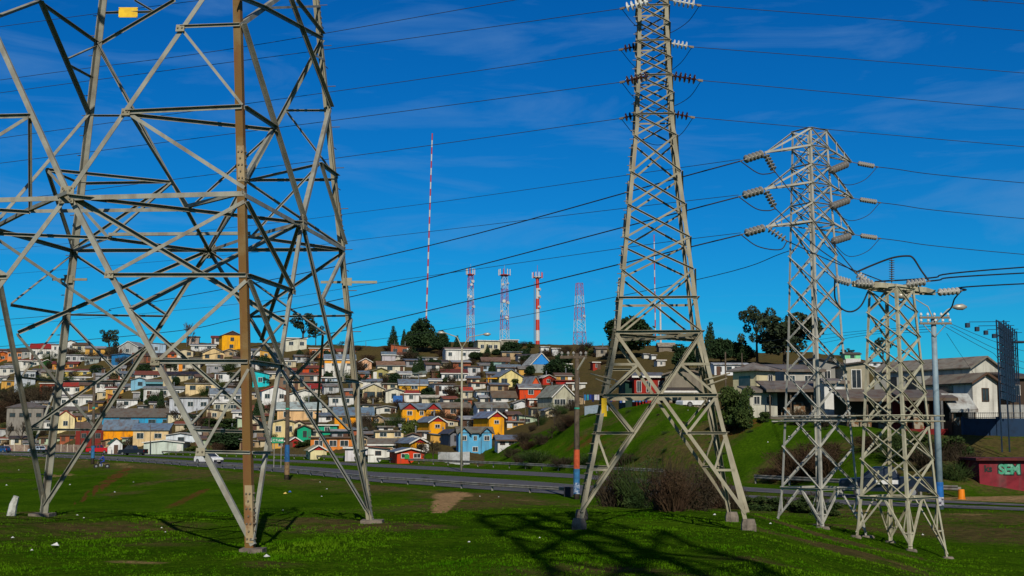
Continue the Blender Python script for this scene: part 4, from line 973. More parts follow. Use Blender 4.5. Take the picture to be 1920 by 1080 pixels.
HOUSES = '''
77 673 40 20 8 s #d8d6cf #9c1f1c 8 3|white hall with a long bright red roof on the skyline at the left
103 673 14 26 0 f #d4d2cc #8a8a88 10 1|narrow tall white house touching the right end of the red roofed hall
28 675 26 16 4 s #d98a55 #4a3a32 12 2|orange house on the skyline left of the red roofed hall
4 677 26 11 6 g #cc6a2c #a5221c 15 1|small orange house with a red roof at the far left edge of the hillside
49 671 16 13 3 s #9c9c98 #4d4b49 12 1|small grey house squeezed between the orange house and the red roofed hall
132 662 16 20 3 g #d9d7d2 #777 14 1|white gabled house on the skyline right of the thick lattice leg
150 661 26 14 4 s #cfc8ac #5b4a3c 8 1|cream house with a brown roof on the skyline left of the bushy dark tree
141 681 40 15 2 f #b9bcbd #8d8f90 10 3|long pale grey house below the cream skyline house
172 682 24 10 3 s #9aa39f #7d8580 10 1|low grey green house right of the long pale grey house
197 676 32 9 2 f #d8d7d3 #77716a 8 3|low white house with dark windows above the blue walled house
221 662 16 12 2 l #2fd08a #6d6d6a 10 1|bright mint green house beside the bushy dark skyline tree
240 666 38 15 10 g #a9aca9 #8f9290 -14 1|big grey gabled house on the skyline right of the mint green house
88 692 24 11 6 g #1f8a3c #17633a 18 0|green house with a dark green gable below the red roofed hall
122 692 44 10 4 s #dd9440 #7c2f22 8 2|orange house with a red brown roof right of the green gabled house
145 705 50 9 4 s #d9c05f #7d4030 8 2|low yellow house with a rusty roof below the orange one
150 714 42 6 2 b #cfd1d0 #dcdcda 6 0|low shed with a glaring white roof below the low yellow house
46 728 34 31 3 f #aeb4bb #6c6c6c 16 3|two storey blue grey house above the brown scrub at the left
72 709 20 14 3 s #86858a #5a5a5c 10 1|dark grey house to the right of the two storey blue grey house
20 694 20 11 2 f #b4b3aa #777 10 1|small beige house above the brown scrub at the left edge
52 691 16 12 2 f #2c5558 #444 10 1|dark teal hut below the orange skyline house
92 740 32 20 2 f #9c3f26 #5b5450 12 2|brick red house with white windows above the cream gabled house
134 740 36 16 6 s #e0ded6 #a4301f 10 2|white house with a red roof right of the brick red house
294 665 30 19 2 l #9fb4c6 #8b9096 10 1|light blue house with a single square window below the skyline
232 687 42 20 3 g #1f6ea3 #2b5f86 14 2|deep blue house below the big grey gabled one
381 657 44 9 3 s #d5d5d2 #80868a 6 2|long low white house above the cream gabled house
400 677 36 15 9 g #dcbf8a #97908a 20 2|cream gabled house with two windows in the middle of the left hillside
435 657 34 27 8 g #f2ac12 #4b3a33 22 1|tall golden yellow house with a dark gable on the skyline
361 646 22 14 2 f #9f8f86 #6c5f58 10 1|brownish two storey house on the skyline left of the golden yellow tower
409 645 24 12 3 s #c9c4bd #7a3029 10 1|pale house with a red roof just left of the golden yellow tower
325 671 20 8 3 s #d06a2a #6f3326 8 1|little orange house left of the cream gabled house
345 679 76 7 2 f #b6b8b8 #8f8f8c 6 4|long grey row of sheds below the cream gabled house
338 696 70 14 2 f #c6bfae #7e776f 6 4|long beige row house with an orange door in it
340 715 64 12 6 s #c3b491 #26262c 8 2|long cream house with a nearly black roof
425 716 42 16 2 f #dcdddb #8d8f8f 12 2|white boxy house left of the turquoise house
278 711 46 9 6 s #d6d3cb #7a4030 8 2|white house with a rusty brown roof above the light blue house
261 729 28 16 4 g #7fb6cf #8e8f8c 16 1|light blue gabled house left of the teal balcony
302 724 54 9 3 s #5fa0ab #77746c 8 3|teal house with a long balcony right of the light blue gable
376 737 52 17 2 f #e2c795 #6f5a4c 14 2|cream house with two wide windows and a flat dark roof
307 747 70 18 4 s #cfcfcc #8e918e 10 3|wide grey white house below the teal balcony
432 690 36 12 4 s #b5b8b6 #a2a4a2 12 1|pale grey house with a zinc roof below the golden yellow tower
555 657 36 22 3 f #cfccb8 #c8c7c0 20 2|cream and white boxy house in front of the skyline eucalyptus
601 671 40 17 3 f #cf7a45 #5b5048 10 2|orange brick house with a white framed window below the skyline
637 707 54 32 9 s #dcd9d0 #76899a 10 2|tall white house with an orange band and a slate blue roof
685 695 22 16 6 g #e3b28c #a3281d 15 1|peach gabled house with a red roof beside the tall white one
582 704 28 14 4 s #c64a1e #7c3b28 10 1|red orange house above the dark red roof
617 704 26 14 4 s #cc4418 #d67a1e 10 1|vivid red orange house touching the tall white one
489 725 29 22 6 l #18c4cc #2d5d60 10 1|bright turquoise house with a sloping roof beside the brown pylon leg
516 756 46 22 9 g #e3e3df #b1442a 18 2|white gabled house with an orange red roof below the turquoise house
588 737 26 10 8 s #cfc4b4 #931f1c 10 1|house with a steep dark red roof in the middle of the hillside
520 664 16 14 3 s #98928a #5d5a55 10 1|small grey house on the brown slope right of the rusty leg
45 819 62 52 10 h #8a857c #6b655f 10 4|large grey two storey house behind leafless trees at the lower left
122 808 30 24 12 g #ead9a4 #b8371f 20 1|pale yellow gabled house with red bargeboards near the road
151 792 26 12 4 s #dfb765 #746a5f 8 1|small ochre house right of the pale yellow gable
170 836 52 32 10 s #7d2a22 #66574b 12 2|dark red house behind the roadside at the left
142 779 66 10 6 s #b3aca2 #6a655e 8 2|long grey roofed house above the pale yellow gable
224 824 56 19 16 s #f29a0c #6d7f90 8 0|saffron yellow house with a slate blue roof near the road
142 765 60 20 4 s #d9d8d2 #8b8681 10 3|white house with dark gaps behind the thick left leg
256 806 120 24 14 s #2d9bc8 #6c665c 8 3|long sky blue house with a brown roof behind the saffron house
282 832 62 25 10 b #d9bd8d #71869a 6 2|beige house with a blue corrugated roof near the road
306 850 70 17 4 g #c6d0c4 #8f9083 4 0|low pale green shed with a broad gable behind the black pickup
338 834 52 17 4 g #d5dde2 #b9b9b2 4 1|low white shed with a broad gable above the pale green shed
238 765 36 15 2 f #e3e3e1 #7c7a75 8 1|white garage with a dark slot above the sky blue house
355 773 70 26 2 f #bcc0c6 #7e7b74 10 3|long grey white house with three small windows in mid slope
426 753 62 13 11 s #dddddc #7f8d98 10 3|white house with a slate roof directly left of the rusty pylon leg
424 772 44 16 3 f #b8b397 #54504a 8 3|greenish beige shop below the slate roofed white house
560 790 76 22 12 s #e0b682 #a9b7b4 8 2|peach house with two dark windows and a pale green roof
571 756 54 16 8 g #dcdad0 #c9c5b8 14 2|cream gabled house above the peach house
531 822 38 30 4 g #dcc78f #8b8375 12 2|cream house directly above the green road sign
570 828 24 24 5 g #0f9a72 #2b6a50 10 1|emerald green gabled house above the orange one
614 815 34 17 3 f #12a07a #2f6f58 8 1|emerald green flat house right of the green gable
622 845 76 23 3 f #d98338 #5a4d44 5 3|orange house with three white windows near the road
553 838 22 10 7 g #a8241f #9c9c96 15 0|tiny red gabled shed behind the blue banded pole
597 858 28 9 8 g #e0d3a0 #b5ad82 15 0|low cream shed with a red gable at the roadside
640 762 44 18 3 f #d3d2cc #86827a 10 2|white house with a flat roof left of the lattice legs
663 803 68 24 13 s #f09a14 #6a8296 8 2|long yellow orange house with a slate blue roof behind the right pylon leg
668 860 40 14 3 f #d5d0d2 #7b6e6a 6 1|low white building at the roadside behind the right pylon leg
729 676 24 11 5 s #b7b2b8 #6c8290 10 0|small lilac grey house below the brown skyline slope
754 676 28 10 5 s #c6c3bb #7a4d40 8 1|small pale house with a brown roof below the skyline trees
733 699 48 14 7 s #dcd6bf #8a6a52 12 1|long cream house with one dark window at its right end
714 712 27 16 5 g #a9a064 #7f7a52 18 1|olive green gabled house below the long cream house
868 676 62 20 4 s #e2e0da #7d6a5c 12 3|long white house just under the hilltop, left of the street lamp arms
889 704 22 16 2 f #c7c7c6 #8a8a88 24 1|small grey house with a square window right of the street lamp
852 716 46 16 7 s #e2e0dc #6d3027 10 3|white house with a dark red end wall and a rusty roof
820 710 18 13 2 f #7d1620 #5a2320 10 0|dark red lean-to touching the left end of the rusty roofed white house
775 734 50 13 9 s #e0a62e #6e7d8d 10 1|house with yellow ends under a wide slate grey roof
834 740 36 19 3 f #dcdedd #8e918f 22 2|white two storey house with a balcony in the middle of the hillside
700 754 38 24 9 g #cbbd94 #d3d1c8 16 3|two storey beige house with white bargeboards
740 755 32 21 5 g #dad6c4 #99978c 14 1|cream house with a blue tarpaulin over its doorway
771 754 28 16 5 s #e2e0da #9e2f24 10 1|white house with a small red roof right of the blue tarpaulin
811 758 38 12 4 b #cfc5a8 #ddd5bc 10 0|open shed with a pale sloping roof and red inside
876 747 18 14 6 s #c9bfa6 #b5432a 12 1|small house with an orange red roof left of the leafless hollow
782 708 32 8 4 s #b9b7ae #6f7d76 8 1|low house with a green grey roof and washing outside
789 790 68 22 10 c #f2a50c #71818f 14 3|big orange yellow house with two red gables
820 818 28 26 9 g #f2a50c #71818f 24 1|narrow orange yellow house with a red gable, below the big two gabled one
852 781 56 17 8 s #cc9068 #7c7264 10 1|long salmon house with a pale fascia right of the big yellow house
730 824 50 15 2 f #e3cc9c #8d8677 10 2|beige box house with two windows left of the olive tree
726 845 64 12 9 s #e2cf9a #736d62 6 2|long house with a grey roof and pale yellow wall
711 860 40 15 4 l #e2e0d6 #8a5a4a 6 1|low white house with a sloping roof beside the motorway
770 866 48 16 6 g #cf3f1c #6c7d8c 14 2|red orange house with a green arched window beside the motorway
786 848 29 17 8 g #f0a512 #71818f 24 1|small orange yellow house with a red gable behind the red house
854 835 18 22 6 g #77787c #4a4a4d 16 1|dark grey narrow gabled house left of the sky blue one
924 786 54 22 8 s #dfe3e6 #7d7c72 16 3|white house with a grey left side above the yellow tower house
931 818 27 34 10 g #f4a70a #74839a 24 1|tall golden house with a red gable, farthest right of the yellow houses
891 850 60 37 9 c #5aa9d2 #77766a 8 3|sky blue house with two small gables above the motorway
951 838 34 13 7 s #d2d2cf #6d7888 8 2|small white cottage with a slate roof right of the sky blue house
994 746 38 18 7 s #d8471a #7d8288 14 1|orange red house with a grey roof in the middle right of the hillside
1004 731 14 12 12 g #d2552a #8b9094 20 1|steep orange A shaped attic rising above the orange red house
1057 768 40 24 20 g #b8b49c #8e9180 24 3|big grey green house with a long sweeping roof left of the wooden pole
946 755 42 11 10 s #d3d1cb #6a5c4c 14 2|white walled house with a broad brown roof in the hollow
978 765 28 9 5 g #d5d6d6 #c8c8c4 6 0|low whitish tent shaped shed in the hollow
1012 782 30 16 2 f #aca68c #7a735f 10 2|half ruined beige house among the brown shrubs
1029 722 22 13 5 g #b82c1c #c9c4ba 20 1|red house with white window trims above the grey green house
1060 722 34 8 2 f #a0201c #7d2a22 6 0|long low dark red shed right of the red trimmed house
1015 698 38 14 20 g #8f948e #a9aca6 20 0|house with a bright blue gable near the hilltop
954 699 42 10 5 s #c8c8c2 #73828c 8 2|pale shed with a slate roof left of the blue gable
958 725 42 18 13 g #e2d08e #74828e 18 2|pale yellow gabled house with a yellow porch on its left
930 686 50 9 7 s #86a6a2 #7b6152 8 2|teal row house with a brown roof under the hilltop building
917 664 40 24 2 f #d0c7a4 #dcdad2 14 3|beige hilltop building with a white upper storey
955 650 32 12 2 f #9b9586 #6c655c 8 1|grey hilltop building under the second red and white tower
1022 664 14 13 1 f #d8d8d6 #cfcfcc 8 1|white hilltop cabin with one dark window right of the striped mast
1043 667 15 13 1 f #d9d9d8 #d0d0cd 6 0|plain white hilltop cabin, right of the one with the dark window
1063 694 17 11 2 f #d2d0c8 #a09c92 8 1|small white house behind the top of the wooden pole
1128 668 20 14 3 s #9a9284 #6f675c 8 1|grey cabin on the hilltop behind the middle pylon's left leg
1251 658 30 9 6 s #7d7264 #a09684 6 0|hut with a broad beige roof on the hilltop inside the middle pylon
1240 688 15 12 2 f #cfc9bf #7d3626 10 1|white shed with a red brown side in the green hilltop field
1212 672 9 8 1 f #c6c4bc #999 6 0|tiny grey cabin on the green hilltop field
1226 674 8 8 1 f #d6d6d2 #aaa 6 0|tiny white cabin beside the tiny grey one on the green hilltop field
1372 704 64 20 3 s #d9dbdc #b9bcbe 6 4|long white house with orange curtained windows behind the round bush
1118 694 12 14 3 f #9a3022 #6a5a50 10 1|small red house left of the middle pylon, beyond the washing lines
1599 675 30 11 3 s #7fd6a0 #5a5a52 6 1|light green house on the far ridge between the two right pylons
1700 700 18 10 2 f #e08a1c #555 6 1|little orange house on the far ridge behind the short tower
1672 690 26 8 2 s #b79a78 #6d5a48 6 1|brownish house on the far ridge behind the short tower's legs
1640 688 22 8 2 f #d2d4d6 #999 6 1|white house on the far ridge right of the light green one
'''
HB = {}
REDG = mat('red_gable_boards', C('#a01a14', .9), .75, wave=('Z', 2.2, .3))
BLUEG = mat('blue_gable_boards', C('#1c88d8', .9), .75, wave=('Z', 2.2, .3))
CREG = mat('dark_gable_boards', C('#4b3028', .8), .8)
rh = random.Random(11)
WIN = {}
for line in HOUSES.strip().split('\n'):
    d, lab = line.split('|'); q = d.split(); px, py, wp, hp, rp_ = map(float, q[:5]); kind, wc, rc, yaw, nw = q[5], q[6], q[7], float(q[8]), int(q[9])
    if len(rc) == 4: rc = '#'+''.join(c*2 for c in rc[1:])
    g = ground(px, py); k = g.y/F; W = wp*k/math.cos(math.radians(yaw))*1.03; Hh = hp*k*1.05; R = rp_*k*1.05
    D = max(3.0, min(W*.95, 8.5)) if kind in 'gfh' else max(3.2, min(W*.6, 7))
    if kind == 'g' and W < 6: D = max(D, 6.5)
    win = []; nst = 2 if Hh > 4.4 and hp > 19 else 1
    for s in range(nst):
        for i in range(nw if nst == 1 else max(1, nw if s else nw-1)):
            nn_ = nw if nst == 1 else max(1, nw if s else nw-1)
            tx = (i+.5)/nn_ + rh.uniform(-.06, .06); v = (.56 if nst == 1 else (.27+.47*s))
            win.append((min(.88, max(.12, tx)), v, min(.24, max(1.0, rh.uniform(.9, 1.5))/W), min(.42 if nst == 1 else .22, rh.uniform(.9, 1.2)/Hh)))
    gm = None; crosses = (); fr = rh.choice([FRAME_W, FRAME_W, FRAME_B, FRAME_G])
    if 'red gable' in lab: gm = REDG
    if 'blue gable' in lab and 'left' not in lab: gm = BLUEG
    if 'dark gable on the skyline' in lab: gm = CREG
    if kind == 'c':
        crosses = ((.2, .38, R*1.0), (.82, .36, R*1.0)) if 'yellow' in lab else ((.16, .3, R*.9), (.84, .3, R*.9)); fr = FRAME_W
        if 'yellow' in lab: gm = REDG; win = [(.2, .66, .12, .3, 1), (.52, .66, .09, .3), (.82, .66, .11, .3, 1)]
        else: win = [(.16, .72, .13, .2, 1), (.5, .72, .08, .2), (.84, .72, .15, .2, 1), (.2, .2, .2, .2), (.5, .2, .14, .2)]
    if 'sky blue house with a brown roof' in lab: win = [(.33, .6, .16, .5), (.72, .5, .10, .5), (.93, .5, .10, .5)]
    if 'golden house with a red gable' in lab: win = [(.5, .74, .28, .16)]
    if 'narrow orange yellow' in lab: win = [(.5, .68, .28, .22)]
    below = 3.0 if kind in 'gc' and hp > 20 else 1.5
    HB[lab] = build_house(lab, g, yaw, W, Hh, R, D, kind, wallm(wc, wave=('Z' if rh.random() < .75 else 'X', 2.4, .3)), roofm(rc), win, gm=gm, fr=fr, below=below, crosses=crosses, door=(rh.choice([.12, .9]) if rh.random() < .35 and kind != 'c' else None), chim=rh.random() < .22 and kind in 'sg')
# smaller houses packed into the gaps
def short(lab):
    import re
    return re.split(r' (?:with|in|on|below|above|behind|beside|right|left|near|touching|under|between|squeezed|at|among|over|just|for|into|directly|inside|of|beyond|to|nearest|rising|farthest|surrounded) ', lab)[0].rstrip(',')
RECT = []
for line in HOUSES.strip().split('\n'):
    d, lab = line.split('|'); q = d.split(); px, py, wp, hp, rp_ = map(float, q[:5]); RECT.append((px-wp/2, py-hp-rp_*.8, px+wp/2, py, lab))
SHN = [short(r[4]) for r in RECT]; GOOD = [(r, s_) for r, s_ in zip(RECT, SHN) if 3 <= len(s_.split()) <= 6 and sum(1 for l_ in RECT if s_ in l_[4]) == 1]
PAL = [('white', '#dcdad4'), ('cream', '#d6cba8'), ('pale grey', '#b7b9b8'), ('grey', '#97979a'), ('beige', '#c4b594'), ('brown', '#7d6552'), ('pale blue', '#a9bccb'), ('tan', '#b39a76'), ('brick', '#a0573a'), ('off white', '#cfccc0'), ('ochre', '#cf9e4a'), ('pale green', '#aebfa2')]
RPAL = [('grey', '#85827c'), ('zinc', '#a3a6a8'), ('brown', '#6b5444'), ('rusty', '#8a4a30'), ('dark', '#3f3c3a'), ('slate', '#6d7a86')]
rf = random.Random(21); USED = set(); nf = 0
for tries in range(6000):
    if nf >= 150: break
    px = rf.uniform(-8, 1085); py = rf.uniform(664, 842)
    if px > 880 and py > 838-(px-880)*.36: continue
    if (660 < px < 720 and py < 690) or (900 < px < 1060 and py < 672) or (px < 90 and 730 < py < 765) or (770 < px < 850 and py < 672) or (1000 < px and 650 < py < 712): continue
    wd_, ht_ = rf.uniform(20, 40), rf.uniform(9, 15); r0 = (px-wd_/2, py-ht_-4, px+wd_/2, py)
    ovl = sum(max(0, min(r0[2], r[2])-max(r0[0], r[0]))*max(0, min(r0[3], r[3])-max(r0[1], r[1])) for r in RECT)
    if ovl > .42*wd_*ht_: continue
    g = ground(px, py)
    if g.y < 175: continue
    (r, s_) = min(GOOD, key=lambda c: abs((c[0][0]+c[0][2])/2-px)+1.5*abs((c[0][1]+c[0][3])/2-py)); dx, dy = px-(r[0]+r[2])/2, (py-ht_/2)-(r[1]+r[3])/2
    rel = (('right of' if dx > 0 else 'left of') if abs(dx) > 1.6*abs(dy) else ('below' if dy > 0 else 'above'))
    for _ in range(20):
        cn, ch = rf.choice(PAL); rn, rc = rf.choice(RPAL); lab = 'small %s house with a %s roof %s the %s' % (cn, rn, rel, s_)
        if (cn, rn, s_) not in USED: break
    else: continue
    USED.add((cn, rn, s_)); nf += 1; RECT.append((*r0, lab)); k = g.y/F; kind = rf.choice('sssgffbl'); yaw = rf.uniform(4, 20); W = wd_*k; Hh = ht_*k*1.05; R = rf.uniform(3, 5)*k*(1 if kind != 'f' else .3)
    nw = max(1, round(W/3.4)); win = [((i+.5)/nw+rf.uniform(-.08, .08), .56, min(.25, rf.uniform(.8, 1.3)/W), min(.45, rf.uniform(.8, 1.1)/Hh)) for i in range(nw)]
    build_house(lab, g, yaw, W, Hh, R, max(3.5, min(7, W*.7)), kind, wallm(ch, wave=('Z' if rf.random() < .7 else 'X', 2.4, .3)), roofm(rc), win, fr=rf.choice([FRAME_W, FRAME_B, FRAME_G]), below=2.0, door=rf.choice([None, .15, .85]), chim=rf.random() < .2)
# small extras that belong to single houses
def part_on(lab, name, boxes, m):
    h = [v for k, v in HB.items() if lab in k][0]; mb = MB()
    for a, b in boxes: mb.box(a, b)
    return obj(name, mb, m, h), h
def scale_of(lab):
    h = [v for k, v in HB.items() if lab in k][0]; w_ = [c for c in h.children if c.name.startswith('wall')][0]; xs = [v.co.x for v in w_.data.vertices]; zs = [v.co.z for v in w_.data.vertices]; return max(xs), max(zs)
wx, hz = scale_of('blue tarpaulin'); part_on('blue tarpaulin over', 'tarpaulin', [((-wx*.2, -.25, .1), (wx*.85, -.12, hz*.48))], mat('blue_tarp', C('#1f62a8', .9), .6, col2=C('#123c70', .8)))
wx, hz = scale_of('green arched'); part_on('green arched', 'shutter', [((-wx*.45, -.12, hz*.16), (-wx*.1, -.06, hz*.5))], mat('green_shutter', C('#1d8a38', .9), .6))
wx, hz = scale_of('orange door'); part_on('orange door', 'door', [((-.5, -.12, 0), (.6, -.06, 2.0))], mat('orange_door', C('#e08a1a', .9), .6))
wx, hz = scale_of('balcony in the middle'); part_on('balcony in the middle', 'balcony', [((-wx*.3, -1.2, hz*.42), (wx, -.02, hz*.47)), ((-wx*.3, -1.2, hz*.47), (wx, -1.15, hz*.62))], FRAME_W)
wx, hz = scale_of('long balcony'); part_on('long balcony', 'balcony', [((-wx, -1.1, hz*.30), (wx, -.02, hz*.36)), ((-wx, -1.1, hz*.36), (wx, -1.04, hz*.58))], mat('teal_boards', C('#5f9aa6', .8), .7))
wx, hz = scale_of('orange band'); part_on('orange band', 'orange_band', [((-wx-.02, -.05, hz*.60), (wx+.02, -.005, hz*.78))], mat('orange_band', C('#f0a012', .9), .7))
wx, hz = scale_of('yellow porch'); part_on('yellow porch', 'porch', [((-wx-2.4, 1, -.5), (-wx-2.25, 1.15, hz*.45)), ((-wx-2.4, 3.4, -.5), (-wx-2.25, 3.55, hz*.45)), ((-wx-2.6, .8, hz*.45), (-wx-.02, 5, hz*.50))], mat('yellow_posts', C('#e8a818', .9), .7))
# three houses lowest under the big yellow one stand on posts
# ---------------- larger houses on the right, nearer to us
GR2 = 'houses on the right bank'
def near_house(lab, px, py, Yd, yaw, W, Hh, R, D, kind, wc, rc, win, **kw):
    p = P(px, py, Yd); kw['below'] = max(kw.get('below', .3), p.z-TZ(p.x, p.y)+.5); return build_house(lab, p, yaw, W, Hh, R, D, kind, wallm(wc, .84), roofm(rc, .80), win, group=GR2, **kw)
k = 118/F
bg = near_house('cream house with a hipped grey roof and shaded left wall above the round bush', 1437, 744, 118, 36, 2.5, 2.5, .75, 3.0, 'h', '#ded2a8', '#8d867b', [(.72, .6, .22, .42)], below=.2, ov=.5)
m = MB(); m.box((-1.30, .8, .95), (-1.24, 2.2, 1.95)); obj('window', m, [GLASS], bg)
low = near_house('low lean-to with a grey porch roof under the cream hipped house', 1432, 768, 114, 10, 2.6, 1.65, .35, 2.0, 'b', '#c9c6b6', '#857c70', [(.25, .5, .2, .4), (.7, .5, .2, .4)], below=.4)
mid = near_house('long grey house with dark windows right of the cream hipped house', 1507, 744, 121, 6, 3.7, 2.5, .75, 6, 'b', '#b5b2a6', '#7a7369', [(.2, .6, .14, .4), (.62, .6, .16, .4)], below=.3)
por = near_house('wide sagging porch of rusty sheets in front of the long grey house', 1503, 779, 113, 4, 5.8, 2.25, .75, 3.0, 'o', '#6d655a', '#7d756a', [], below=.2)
dk = near_house('dark roofed grey house behind the pointed arm pylon', 1562, 742, 124, 6, 2.7, 3.0, .55, 6, 'l', '#9a9890', '#3a3633', [(.3, .65, .22, .3), (.75, .65, .2, .3)], below=1)
cb = near_house('bare cinder block building with a tall white framed doorway', 1607, 752, 116, -6, 2.3, 3.25, .3, 5, 'r', '#aaa28a', '#4a4540', [(.5, .62, .34, .5)], below=.5)
wh2 = near_house('small white walled shed right of the wide sagging porch', 1566, 772, 112, 8, 1.9, 2.6, .3, 2.5, 'b', '#d3d2cc', '#8b857c', [], below=.3)
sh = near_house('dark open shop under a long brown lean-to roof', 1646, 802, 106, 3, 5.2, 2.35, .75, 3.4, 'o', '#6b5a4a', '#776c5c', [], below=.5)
L1 = near_house('long two storey white building with a shaded corrugated wall', 1849, 756, 122, 34, 4.6, 3.4, 1.05, 11.5, 'g', '#d6d3c4', '#8f8878', [], below=1.0)
for y_ in (3.2, 6.2, 8.6): m = MB(); m.box((-2.37, y_, 1.5), (-2.29, y_+1.2, 2.8)); obj('window', m, [GLASS], L1)
wht = near_house('bright white two storey house with one brown window behind the billboard frame', 1849, 787, 106, 24, 2.7, 3.15, .7, 5.7, 'g', '#e6e2d6', '#847a66', [(.50, .66, .24, .32)], below=.8, fr=FRAME_B, ov=.35)
m = MB(); m.box((-1.40, 2.2, 1.9), (-1.34, 4.2, 2.9)); obj('window', m, [GLASS], wht)
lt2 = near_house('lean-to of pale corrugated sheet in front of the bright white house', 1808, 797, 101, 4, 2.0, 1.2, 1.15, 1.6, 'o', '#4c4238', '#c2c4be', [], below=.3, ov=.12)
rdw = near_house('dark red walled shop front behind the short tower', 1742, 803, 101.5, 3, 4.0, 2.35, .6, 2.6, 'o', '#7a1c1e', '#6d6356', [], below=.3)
dkh = near_house('dark brown house at the right edge behind the white fence', 1918, 768, 118, 6, 2.4, 3.0, .5, 4, 'b', '#4a3c32', '#5a5048', [(.3, .6, .2, .3)], below=.5)
rdh = near_house('red timber house with white windows behind the washing lines', 1219, 756, 140, 6, 3.5, 2.95, .5, 6, 's', '#a0241a', '#6e7274', [(.15, .62, .13, .4), (.45, .62, .13, .4), (.85, .62, .14, .4)], below=.5)
gsh = near_house('dark green shed at the left end of the red timber house', 1181, 752, 141, 6, 1.0, 2.0, .2, 4, 'l', '#1f3d34', '#50504c', [], below=.5)
shn = near_house('large house clad in grey shingles with white roof edges inside the middle pylon', 1283, 757, 137, -6, 4.0, 3.2, .6, 7, 'g', '#8d8474', '#82796c', [], below=.3)
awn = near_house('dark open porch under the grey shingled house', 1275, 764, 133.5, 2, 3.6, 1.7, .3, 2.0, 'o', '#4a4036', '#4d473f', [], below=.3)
# ------------------------------------------------------------------ trees, bushes and scrub
BARK = mat('bark', (0.055, 0.042, 0.030), .95, scale=5, spec=.05)
def leafm(key, c, c2, c3=None):
    return mat(key, c, .8, col2=c2, scale=.9, lo=.38, hi=.64, spec=.15, detail=3)
LV_D = leafm('dark_evergreen_leaves', (0.012, 0.030, 0.010), (0.030, 0.052, 0.016))
LV_E = leafm('eucalyptus_leaves', (0.018, 0.030, 0.014), (0.045, 0.060, 0.030))
LV_O = leafm('olive_leaves', (0.045, 0.070, 0.012), (0.090, 0.105, 0.020))
LV_G = leafm('dull_green_leaves', (0.022, 0.045, 0.010), (0.050, 0.070, 0.015))
LV_B = leafm('dry_brown_twigs', (0.030, 0.023, 0.013), (0.060, 0.043, 0.025))
LV_R = leafm('reddish_brush', (0.036, 0.019, 0.011), (0.060, 0.038, 0.018))
LV_W = leafm('pale_bare_twigs', (0.10, 0.085, 0.075), (0.07, 0.055, 0.05))
def leaf_cloud(blobs, nleaf, ls, r, flat=.55):
    m = MB(); tot = sum(b[3]**2 for b in blobs)
    for (bx, by, bz, br, sq) in blobs:
        for _ in range(int(nleaf*br*br/tot)):
            while True:
                v = Vector((r.uniform(-1, 1), r.uniform(-1, 1), r.uniform(-1, 1)))
                if .2 < v.length < 1: break
            v = v.normalized()*(v.length**.45)*br*(1+.25*noise.noise(Vector((bx*3+v.x*2.5/br, by*3+v.y*2.5/br, v.z*2.5/br))))
            c = Vector((bx+v.x, by+v.y, bz+v.z*sq)); a = Vector((r.gauss(0, 1), r.gauss(0, 1), r.gauss(0, 1))).normalized(); b = a.orthogonal().normalized()
            q = Matrix.Rotation(r.uniform(0, 6.28), 3, a); b = q @ b; a2 = a.cross(b); s = ls*r.uniform(.6, 1.35)
            m.face([c-b*s, c+a2*s*flat, c+b*s, c-a2*s*flat])
    return m
def trunk_mesh(h, r0, limbs, r):
    m = MB(); pts = [Vector((r.uniform(-.03, .03)*i*h*.2, r.uniform(-.03, .03)*i*h*.2, h*i/4)) for i in range(5)]; m.tube(pts, [r0*(1-.17*i) for i in range(5)], 6)
    for (x, y, z) in limbs:
        p = pts[2 if z < h*1.1 else 3]; q = Vector((x, y, z)); m.tube([p, (p+q)/2+Vector((0, 0, .05*h)), q], [r0*.45, r0*.3, r0*.12], 5)
    return m
PROTO = {}
